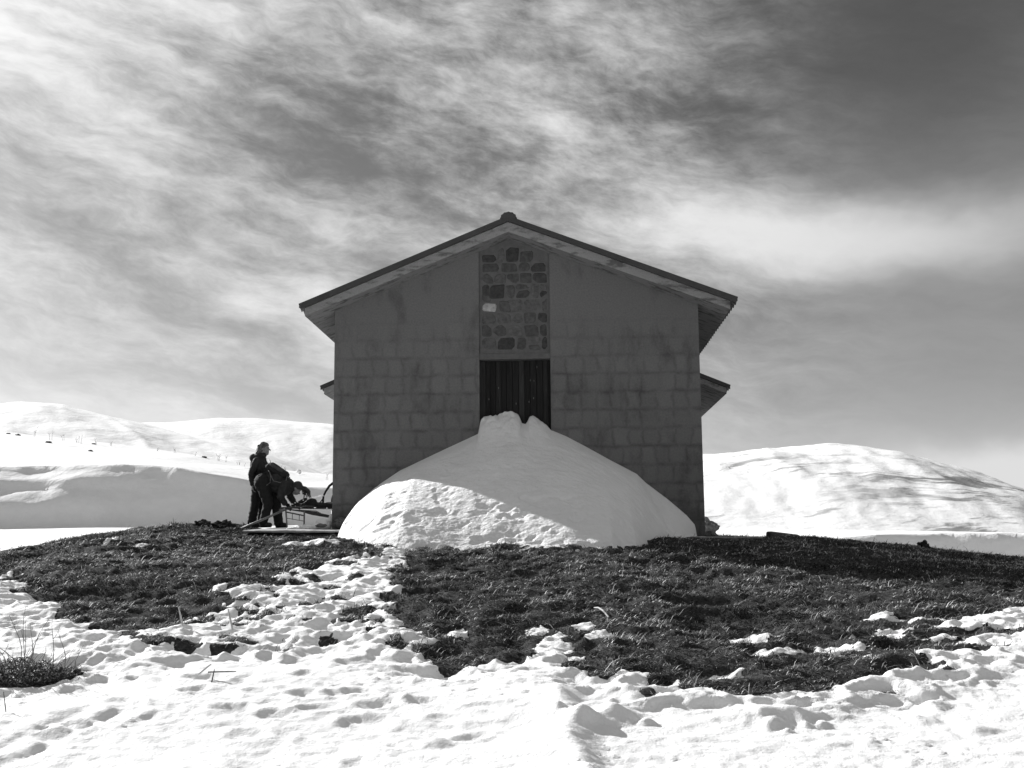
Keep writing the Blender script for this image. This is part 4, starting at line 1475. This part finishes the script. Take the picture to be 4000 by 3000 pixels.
# --- the standing walker, in profile, looking to the right over the barn side
SX0, SY0, SZ0 = -5.19, 22.90, 0.055
p1 = empty('person', (SX0, SY0, SZ0))
p1.scale = (1.05, 1.05, 1.05)
tag(p1, 'standing person in dark hooded jacket looking right, back half turned to the barn', 'person')
hx, hz = 0.125, 1.505                 # head centre
nk = (0.045, 0, 1.335)
Lh = Vector((-0.055, -0.055, 0.80))
body = [
    # skull, face and neck
    ('e', (hx - 0.012, 0, hz + 0.030), (0.098, 0.076, 0.098)),
    ('e', (hx + 0.030, 0, hz - 0.020), (0.062, 0.060, 0.092)),
    ('e', (hx + 0.056, 0, hz - 0.092), (0.032, 0.034, 0.026)),           # chin
    C((hx + 0.084, 0, hz + 0.012), (hx + 0.114, 0, hz - 0.022), 0.011, 0.015),   # nose
    C((hx + 0.079, -0.013, hz - 0.056), (hx + 0.079, 0.013, hz - 0.056), 0.0125, 0.0125),   # lips
    C((hx + 0.078, -0.013, hz - 0.069), (hx + 0.078, 0.013, hz - 0.069), 0.011, 0.011),
    C((hx + 0.074, -0.030, hz + 0.028), (hx + 0.074, 0.030, hz + 0.028), 0.016, 0.016),     # brow
    ('e', (hx - 0.008, -0.078, hz - 0.008), (0.019, 0.010, 0.031)),      # ears
    ('e', (hx - 0.008, 0.078, hz - 0.008), (0.019, 0.010, 0.031)),
    C((hx - 0.030, 0, hz - 0.06), nk, 0.056, 0.062),
    # trunk
    C((0.03, 0, 1.28), (0.055, 0, 1.12), 0.105, 0.120),
    C((0.055, 0, 1.12), (0.045, 0, 0.90), 0.120, 0.118),
    C((0.02, -0.13, 1.26), (0.02, 0.13, 1.26), 0.065, 0.065),
    C((0.04, -0.07, 0.88), (0.04, 0.07, 0.88), 0.115, 0.115),
    # legs
    C((0.035, -0.075, 0.86), (0.000, -0.085, 0.46), 0.095, 0.060), C((0.000, -0.085, 0.46), (-0.050, -0.09, 0.07), 0.058, 0.042),
    C((0.055, 0.075, 0.86), (0.085, 0.085, 0.46), 0.095, 0.060), C((0.085, 0.085, 0.46), (0.085, 0.09, 0.07), 0.058, 0.042),
    C((-0.06, -0.09, 0.045), (0.10, -0.10, 0.035), 0.040, 0.034), C((0.075, 0.09, 0.045), (0.22, 0.10, 0.035), 0.040, 0.034),
    # arms
    C((0.02, -0.165, 1.255), (-0.065, -0.195, 1.01), 0.052, 0.042), C((-0.065, -0.195, 1.01), (-0.045, -0.165, 0.80), 0.040, 0.030),
    C((0.03, 0.165, 1.255), (0.10, 0.20, 1.03), 0.052, 0.042), C((0.10, 0.20, 1.03), (0.285, 0.14, 1.045), 0.040, 0.028),
]
body += hand_prims((0.285, 0.14, 1.045), (1, -0.25, 0.05), (0, -0.3, -1), 1.0, 0.55, 1)
body += hand_prims((-0.045, -0.165, 0.80), (0.15, 0.05, -1), (1, 0, 0), 1.0, 0.6, 1)
blob('body', body, M['skin'], p1, 0.0065, 2)
# eyes
for sy in (-1, 1):
    prim_mesh([('e', (hx + 0.074, 0.028 * sy, hz + 0.006), (0.010, 0.011, 0.009))]).build('eye', M['boots'], p1, smooth=True)
hair = [('e', (hx - 0.030, 0, hz + 0.045), (0.103, 0.088, 0.100)), ('e', (hx - 0.070, 0, hz - 0.015), (0.072, 0.082, 0.105)),
        ('e', (hx - 0.100, 0, hz - 0.075), (0.060, 0.075, 0.085)), ('e', (hx + 0.020, 0, hz + 0.088), (0.070, 0.070, 0.045), 0.35)]
rg = random.Random(31)
for k in range(46):
    a = rg.uniform(-1.3, 1.3)
    x0 = hx - 0.09 - 0.03 * math.cos(a)
    z0 = hz + rg.uniform(-0.02, 0.09)
    y0_ = 0.078 * math.sin(a)
    hair.append(C((x0, y0_, z0), (x0 - rg.uniform(0.01, 0.045), y0_ * 1.1, z0 - rg.uniform(0.07, 0.15)), rg.uniform(0.007, 0.015), 0.005))
blob('hair', hair, M['hair'], p1, 0.007, 1, 0.006, 3.0)
jk = [
    C((0.035, 0, 1.285), (0.06, 0, 1.12), 0.132, 0.150),
    C((0.06, 0, 1.12), (0.045, 0, 0.88), 0.150, 0.150),
    C((0.045, -0.04, 0.90), (0.045, 0.04, 0.90), 0.150, 0.150),
    C((0.055, -0.05, 1.17), (0.055, 0.05, 1.17), 0.150, 0.150),
    C((0.02, -0.15, 1.25), (0.03, 0.15, 1.25), 0.084, 0.084),
    C((0.02, -0.170, 1.25), (-0.070, -0.205, 1.01), 0.078, 0.066), C((-0.070, -0.205, 1.01), (-0.048, -0.170, 0.83), 0.064, 0.050),
    C((0.03, 0.170, 1.25), (0.11, 0.21, 1.03), 0.078, 0.066), C((0.11, 0.21, 1.03), (0.270, 0.145, 1.045), 0.062, 0.046),
    C((0.06, 0, 1.36), (0.04, 0, 1.30), 0.085, 0.110),
]
blob('jacket', jk, M['jacket'], p1, 0.011, 3, 0.010, 5.0)
hd = []
for k in range(14):
    a = math.pi * 2 * k / 14
    hd.append(('e', (0.022 + 0.085 * math.cos(a) + 0.02, 0.085 * math.sin(a), 1.372 - 0.020 * math.cos(a + math.pi)), (0.052, 0.045, 0.048)))
hd += [('e', (-0.075, 0, 1.335), (0.082, 0.105, 0.085)), ('e', (-0.055, 0, 1.275), (0.075, 0.11, 0.07))]
blob('hood', hd, M['jacket'], p1, 0.010, 3, 0.006, 8.0)
pan = [C((-0.088, -0.045, 1.255), (-0.118, -0.05, 1.05), 0.040, 0.022), C((-0.118, -0.05, 1.05), (-0.112, -0.04, 0.90), 0.022, 0.018), C((-0.088, -0.005, 1.255), (-0.112, -0.03, 1.06), 0.035, 0.02)]
blob('back_panel', pan, M['panel'], p1, 0.008, 2, 0.003, 2.0)['label'] = 'paler grey panel down the back of the jacket'
bd = prim_mesh([('e', (-0.052, -0.150, 1.222), (0.022, 0.010, 0.026))]).build('badge', M['white_badge'], p1, smooth=True)
sh = [C((0.03, -0.05, 0.82), (0.03, 0.05, 0.82), 0.128, 0.128), C((0.02, -0.06, 0.74), (0.02, 0.06, 0.74), 0.115, 0.115)]
blob('shirt', sh, M['shirt'], p1, 0.010, 2, 0.006, 6.0)
tr = [C((0.035, -0.06, 0.84), (0.035, 0.06, 0.84), 0.122, 0.122),
      C((0.025, -0.080, 0.82), (-0.005, -0.09, 0.46), 0.115, 0.086), C((-0.005, -0.09, 0.46), (-0.060, -0.095, 0.10), 0.086, 0.084),
      C((0.055, 0.080, 0.82), (0.088, 0.09, 0.46), 0.112, 0.082), C((0.088, 0.09, 0.46), (0.080, 0.095, 0.10), 0.082, 0.078)]
blob('trousers', tr, M['trousers'], p1, 0.011, 3, 0.012, 9.0)
for (fx, fy) in ((-0.06, -0.095), (0.08, 0.095)):
    blob('boot', [C((fx, fy, 0.055), (fx + 0.15, fy - 0.01, 0.045), 0.054, 0.043), C((fx, fy, 0.06), (fx, fy, 0.14), 0.054, 0.056), C((fx - 0.02, fy, 0.02), (fx + 0.16, fy, 0.02), 0.028, 0.026)], M['boots'], p1, 0.009, 2)

# --- the stooping walker, bent over the sledge, pack on the back
BX0, BY0, BZ0 = -4.87, 22.60, 0.045
p2 = empty('person', (BX0, BY0, BZ0))
p2.scale = (1.02, 1.12, 1.05)
tag(p2, 'stooping person in dark clothes bent double over the metal frame, hair hanging down', 'person')
sh_r, sh_l = Vector((0.33, -0.17, 0.80)), Vector((0.36, 0.17, 0.82))
body = [
    C((-0.10, -0.09, 0.83), (-0.10, 0.09, 0.83), 0.125, 0.125),
    C((-0.10, 0, 0.87), (0.12, 0, 0.92), 0.125, 0.115), C((0.12, 0, 0.92), (0.34, 0, 0.83), 0.120, 0.110),
    C((0.33, -0.13, 0.80), (0.36, 0.13, 0.82), 0.065, 0.065),
    C((0.36, 0, 0.82), (0.48, 0, 0.745), 0.058, 0.055),
    ('e', (0.545, 0, 0.755), (0.098, 0.078, 0.095), 0.5), ('e', (0.53, 0, 0.685), (0.066, 0.060, 0.080)),
    ('e', (0.480, 0, 0.640), (0.030, 0.034, 0.028)), C((0.575, 0, 0.665), (0.590, 0, 0.632), 0.012, 0.014),
    ('e', (0.52, -0.078, 0.72), (0.020, 0.010, 0.030)), ('e', (0.52, 0.078, 0.72), (0.020, 0.010, 0.030)),
    C((-0.10, -0.085, 0.80), (0.000, -0.09, 0.45), 0.095, 0.060), C((0.000, -0.09, 0.45), (-0.085, -0.10, 0.07), 0.058, 0.042),
    C((-0.08, 0.085, 0.80), (0.100, 0.10, 0.45), 0.095, 0.060), C((0.100, 0.10, 0.45), (0.165, 0.11, 0.07), 0.058, 0.042),
    C((-0.10, -0.10, 0.045), (0.06, -0.11, 0.035), 0.040, 0.034), C((0.15, 0.11, 0.045), (0.30, 0.12, 0.035), 0.040, 0.034),
    C(sh_r, (0.27, -0.20, 0.58), 0.050, 0.040), C((0.27, -0.20, 0.58), (0.33, -0.06, 0.44), 0.038, 0.028),
    C(sh_l, (0.36, 0.24, 0.60), 0.050, 0.040), C((0.36, 0.24, 0.60), (0.45, 0.20, 0.47), 0.038, 0.028),
]
blob('body', body, M['skin'], p2, 0.0075, 2)
blob('glove', hand_prims((0.33, -0.06, 0.44), (0.75, 0.35, -0.6), (0.6, 0, -0.8), 1.08, 0.5, 1), M['glove'], p2, 0.0055, 1)
blob('glove', hand_prims((0.45, 0.20, 0.47), (0.8, -0.15, -0.6), (0.6, 0, -0.8), 1.08, 0.5, -1), M['glove'], p2, 0.0055, 1)
jk = [
    C((-0.02, -0.03, 0.90), (0.14, 0, 0.915), 0.135, 0.150), C((0.14, -0.03, 0.90), (0.34, 0, 0.80), 0.165, 0.140), C((0.14, 0.03, 0.86), (0.30, 0, 0.74), 0.165, 0.145),
    C((0.10, 0, 0.80), (0.26, 0, 0.70), 0.130, 0.120),
    C((0.32, -0.14, 0.80), (0.35, 0.14, 0.81), 0.092, 0.092),
    C(sh_r, (0.265, -0.205, 0.58), 0.085, 0.074), C((0.265, -0.205, 0.58), (0.32, -0.08, 0.455), 0.070, 0.055),
    C(sh_l, (0.355, 0.245, 0.60), 0.085, 0.074), C((0.355, 0.245, 0.60), (0.435, 0.205, 0.485), 0.070, 0.055),
    C((0.35, 0, 0.82), (0.46, 0, 0.745), 0.090, 0.085),
]
blob('jacket', jk, M['jacket'], p2, 0.011, 3, 0.012, 15.0)
tr = [C((-0.11, -0.07, 0.845), (-0.09, 0.07, 0.855), 0.180, 0.175), C((-0.10, -0.04, 0.87), (0.03, 0.02, 0.88), 0.165, 0.150),
      C((-0.10, -0.095, 0.80), (0.000, -0.095, 0.45), 0.142, 0.096), C((0.000, -0.095, 0.45), (-0.080, -0.105, 0.10), 0.092, 0.086),
      C((-0.07, 0.095, 0.80), (0.110, 0.105, 0.45), 0.140, 0.100), C((0.110, 0.105, 0.45), (0.165, 0.115, 0.10), 0.098, 0.094)]
blob('trousers', tr, M['trousers'], p2, 0.011, 3, 0.010, 19.0)
for (fx, fy) in ((-0.10, -0.105), (0.15, 0.115)):
    blob('boot', [C((fx, fy, 0.055), (fx + 0.15, fy - 0.01, 0.045), 0.054, 0.043), C((fx, fy, 0.06), (fx, fy, 0.14), 0.054, 0.056), C((fx - 0.02, fy, 0.02), (fx + 0.16, fy, 0.02), 0.028, 0.026)], M['boots'], p2, 0.009, 2)
hr = [('e', (0.552, 0, 0.775), (0.104, 0.088, 0.098), 0.5), ('e', (0.50, 0, 0.775), (0.075, 0.080, 0.075))]
rg = random.Random(41)
for k in range(34):
    q = rg.random()
    s0 = Vector((0.60 + 0.03 * rg.random(), rg.uniform(-0.075, 0.075), 0.79 - 0.07 * rg.random()))
    reach_ = rg.uniform(0.0, 0.16)
    drop = rg.uniform(0.10, 0.24)
    m1 = s0 + Vector((reach_ * 0.6 + 0.02, rg.uniform(-0.01, 0.01), -drop * 0.22))
    m2 = s0 + Vector((reach_ + 0.03, rg.uniform(-0.02, 0.02), -drop * 0.6))
    e = s0 + Vector((reach_ * 1.15 + rg.uniform(0, 0.05), rg.uniform(-0.02, 0.02), -drop))
    r_ = rg.uniform(0.006, 0.012)
    hr += [C(s0, m1, r_ * 1.3, r_), C(m1, m2, r_, r_ * 0.8), C(m2, e, r_ * 0.8, 0.004)]
blob('hair', hr, M['dark_hair'], p2, 0.007, 1, 0.004, 3.0)

# the rucksack on the stooping walker's back
bp = empty('backpack', (BX0 + 0.165, BY0 - 0.03, BZ0 + 1.115))
bp.rotation_euler = (0, R(27), 0)
bp.scale = (1.0, 1.12, 1.0)
tag(bp, 'dark rucksack with paler flap riding on the back of the stooping person', 'backpack')
blob('pack_body', [C((-0.17, -0.08, 0.0), (0.17, -0.08, 0.0), 0.075, 0.07), C((-0.17, 0.08, 0.0), (0.17, 0.08, 0.0), 0.075, 0.07), C((-0.17, 0, 0.015), (0.17, 0, 0.005), 0.085, 0.075),
                   ('e', (-0.10, 0, 0.05), (0.11, 0.12, 0.06))], M['pack'], bp, 0.011, 3, 0.008, 25.0)
blob('pack_flap', [C((-0.16, -0.09, 0.070), (0.12, -0.09, 0.045), 0.032, 0.026), C((-0.16, 0.09, 0.070), (0.12, 0.09, 0.045), 0.032, 0.026), C((-0.15, -0.03, 0.085), (0.14, -0.03, 0.055), 0.034, 0.028),
                   C((-0.15, 0.03, 0.085), (0.14, 0.03, 0.055), 0.034, 0.028), C((0.10, -0.130, 0.035), (-0.15, -0.135, 0.045), 0.024, 0.024)], M['pack_flap'], bp, 0.010, 2, 0.006, 27.0)
for sy in (-1, 1):
    pts = [(-0.15, 0.11 * sy, -0.05), (-0.05, 0.165 * sy, -0.13), (0.06, 0.190 * sy, -0.20), (0.20, 0.185 * sy, -0.17), (0.27, 0.15 * sy, -0.08), (0.24, 0.12 * sy, 0.0)]
    MB().tube(pts, 0.011, 6).build('strap', M['strap'], bp, smooth=True)
mb = MB()
mb.tube([(-0.05, -0.165, -0.13), (0.02, -0.20, -0.26), (-0.02, -0.20, -0.34)], 0.008, 6)
mb.build('belt', M['strap'], bp, smooth=True)

# ------------------------------------------------------------------ the metal-framed sledge beside the barn
tx, ty, tz = -4.44, 22.05, 0.025
sl = empty('sledge', (tx, ty, tz), R(-4))
tag(sl, 'metal framed hand sledge on thin legs with towing pole, standing beside the barn corner', 'sledge')
LX, LY = 0.92, 1.30                # runs along the barn side, away from the viewer
def fr_(s, w):
    """s along the bed (0 near end, 1 far end), w across (0 left, 1 right)"""
    return Vector((0.02 + 0.62 * s + 0.40 * w, 1.75 * s - 0.12 * w, 0))
TOP = 0.385
rail = MB()
e1, e2, e3, e4 = fr_(0, 0), fr_(1, 0), fr_(1, 1), fr_(0, 1)
up = Vector((0, 0, TOP))
rise = Vector((0, 0, 0.035))
rail.tube([e1 + up - Vector((0.12, 0, 0.006)), e4 + up + rise * 0.6 + Vector((0.05, 0, 0))], 0.017, 8)
rail.tube([e1 + up, e2 + up + rise], 0.016, 8)
rail.tube([e4 + up + rise * 0.6, e3 + up + rise], 0.016, 8)
rail.tube([e2 + up + rise, e3 + up + rise], 0.016, 8)
for q in (0.25, 0.5, 0.75):
    rail.tube([fr_(q, 0) + up + rise * q, fr_(q, 1) + up + rise], 0.011, 6)
rail.build('top_rail', M['dark_iron'], sl, smooth=True)
for (s, w_, tl_) in ((0, 0.03, 0.02), (0, 0.98, 0.0), (0.85, 0.1, 0.0), (0.85, 0.9, 0.0)):
    b_ = fr_(s, w_)
    top_ = b_ + up
    if s == 0 and w_ > 0.5:
        top_ = b_ + Vector((0, 0, 0.31))
    MB().tube([top_ + Vector((-tl_, 0, 0.0)), b_ + Vector((tl_, 0, -0.02))], [0.017, 0.015], 8).build('leg', M['bare_metal'], sl, smooth=True)
a0, a1 = fr_(0, 0.03), fr_(0, 0.98)
mb = MB()
mb.tube([a0 + Vector((0, 0, 0.36)), a1 + Vector((0, 0, 0.305)), a1 + Vector((0.12, 0, 0.315))], 0.012, 7)
mb.tube([a0 + Vector((0, 0, 0.30)), a1 + Vector((0, 0, 0.225))], 0.013, 7)
for q in (0.33, 0.72):
    p_ = a0.lerp(a1, q)
    mb.tube([p_ + Vector((0, 0, 0.30 - 0.075 * q)), p_ + Vector((0, 0, 0.16 - 0.03 * q))], 0.007, 5)
mb.tube([a0 + Vector((0, 0, 0.185)), a1 + Vector((0, 0, 0.12))], 0.006, 5)
mb.build('brace', M['dark_iron'], sl, smooth=True)
# slack netting slung under the bed
nn, mm = 16, 9
vs, fs = [], []
for i in range(nn + 1):
    for j in range(mm + 1):
        s, q = i / nn, j / mm
        p_ = a0.lerp(a1, q * 1.35 + 0.06) + Vector((0.30 * s, 1.1 * s, 0.375 - 0.14 * math.sin(min(1, q * 1.1) * math.pi * 0.55) * (0.4 + 0.6 * s) - 0.02))
        vs.append(p_)
for i in range(nn):
    for j in range(mm):
        b = i * (mm + 1) + j
        fs.append((b, b + 1, b + mm + 2, b + mm + 1))
net = mesh_obj('netting', vs, fs, M['dark_iron'], sl)
wf = net.modifiers.new('w', 'WIREFRAME')
wf.thickness = 0.010
wf.use_replace = True
k0 = 7 * (mm + 1)
sv2 = [p_ + Vector((0.0, 0.02, -0.015)) for p_ in vs[k0:]]
keepf = [tuple(q - k0 for q in f) for f in fs if min(f) >= k0]
slg = mesh_obj('sling', sv2, keepf, M['pack'], sl, True)
slg.modifiers.new('s', 'SOLIDIFY').thickness = 0.012
MB().tube([e1 + Vector((-0.03, 0, 0.345)), Vector((-0.30, -0.22, 0.185)), Vector((-0.685, -0.55, -0.015))], [0.021, 0.022, 0.020], 9).build('tow_pole', M['bare_metal'], sl, smooth=True)
MB().box((-0.10, -0.05, 0.31), (-0.03, 0.0, 0.365)).build('clamp', M['bare_metal'], sl, bevel=0.008)

# load on the sledge
sp = empty('ski_boot', (tx + 0.20, ty + 0.02, tz + TOP + 0.035), R(-4))
tag(sp, 'dark boot-like tool with light buckles lying slanted on the near end of the sledge', 'gear')
blob('shaft', [C((-0.06, 0, 0.01), (0.12, 0, 0.085), 0.030, 0.036), C((0.12, 0, 0.085), (0.20, 0, 0.13), 0.042, 0.030)], M['pack'], sp, 0.008, 2)
blob('lower_arm', [C((0.02, 0.01, 0.005), (0.14, 0.01, 0.03), 0.018, 0.016), C((0.14, 0.01, 0.03), (0.23, 0.01, 0.085), 0.018, 0.014)], M['boots'], sp, 0.007, 2)
for (bx, bz) in ((-0.05, 0.035), (0.0, 0.06), (0.05, 0.075), (0.16, 0.11), (-0.09, 0.012)):
    MB().box((bx - 0.012, -0.05, bz - 0.010), (bx + 0.012, -0.032, bz + 0.008)).build('buckle', M['white_badge'], sp, bevel=0.003)
bg_ = blob('cargo_bag', [('e', (0, 0, 0.035), (0.085, 0.07, 0.062)), ('e', (0.12, 0.03, 0.01), (0.10, 0.08, 0.038)), ('e', (-0.10, 0.0, 0.0), (0.06, 0.06, 0.03)), ('e', (0.26, 0.08, 0.012), (0.12, 0.09, 0.040))], M['pack'], None, 0.010, 2, 0.010, 33.0)
bg_.scale = (1.35, 1.3, 1.6)
bg_.location = (tx + 0.47, ty + 0.25, tz + TOP + 0.04)
tag(bg_, 'small dark lumpy bag lying on the sledge between the buckled tool and the bent pipe', 'bag')
pf = empty('bent_pipe', (tx + 0.62, ty + 0.55, tz + TOP + 0.04))
tag(pf, 'dark curved pipe rising from the sledge in front of the tyre', 'pipe')
MB().tube([(0.02, 0, -0.01), (0.03, 0, 0.20), (0.07, 0.02, 0.30), (0.14, 0.04, 0.41), (0.21, 0.06, 0.47), (0.26, 0.08, 0.49), (0.36, 0.10, 0.47)], [0.022, 0.020, 0.022, 0.026, 0.026, 0.026, 0.024], 9).build('tube', M['rubber'], pf, smooth=True)
MB().tube([(0.03, 0, 0.17), (-0.02, 0.0, 0.10), (-0.09, 0.0, 0.04)], [0.014, 0.013, 0.011], 7).build('stay', M['dark_iron'], pf, smooth=True)
MB().tube([(-0.16, -0.02, 0.11), (-0.02, -0.02, -0.01)], 0.011, 7).build('peg', M['dark_iron'], pf, smooth=True)
MB().box((0.02, -0.035, 0.20), (0.05, -0.022, 0.222)).build('reflector', M['white_badge'], pf, bevel=0.004)
ty_ = empty('tyre', (tx + 1.03, ty + 0.80, tz + TOP + 0.16))
tag(ty_, 'black tyre standing on the sledge, half hidden by the barn corner', 'tyre')
mb = MB()
ring = [(0.22 * math.cos(a), 0.0, 0.22 * math.sin(a)) for a in [2 * math.pi * k / 40 for k in range(41)]]
mb.tube(ring, 0.052, 12, cap=False)
mb.build('tread', M['rubber'], ty_, smooth=True)
mb = MB()
mb.tube([(0.165 * math.cos(a), 0.0, 0.165 * math.sin(a)) for a in [2 * math.pi * k / 40 for k in range(41)]], 0.014, 8, cap=False)
for k in range(5):
    a = 2 * math.pi * k / 5 + 0.4
    mb.tube([(0, 0, 0), (0.165 * math.cos(a), 0, 0.165 * math.sin(a))], 0.010, 6)
mb.build('rim', M['dark_iron'], ty_, smooth=True)
MB().box((-0.16, -0.06, -0.23), (0.22, 0.10, -0.13)).build('carrier', M['pack'], ty_, bevel=0.03, seg=3)
dr = blob('snow_drift', [('e', (0.0, 0, 0.02), (0.30, 0.16, 0.07)), ('e', (0.22, 0.02, 0.07), (0.17, 0.14, 0.12)), ('e', (-0.28, -0.03, 0.005), (0.20, 0.08, 0.035)), ('e', (0.36, 0.05, 0.14), (0.06, 0.06, 0.14))], M['pile_snow'], None, 0.014, 2, 0.02, 40.0)
dr.location = (-3.86, 21.75, 0.0)
tag(dr, 'small sunlit drift of snow under the sledge at the barn corner', 'snow drift')
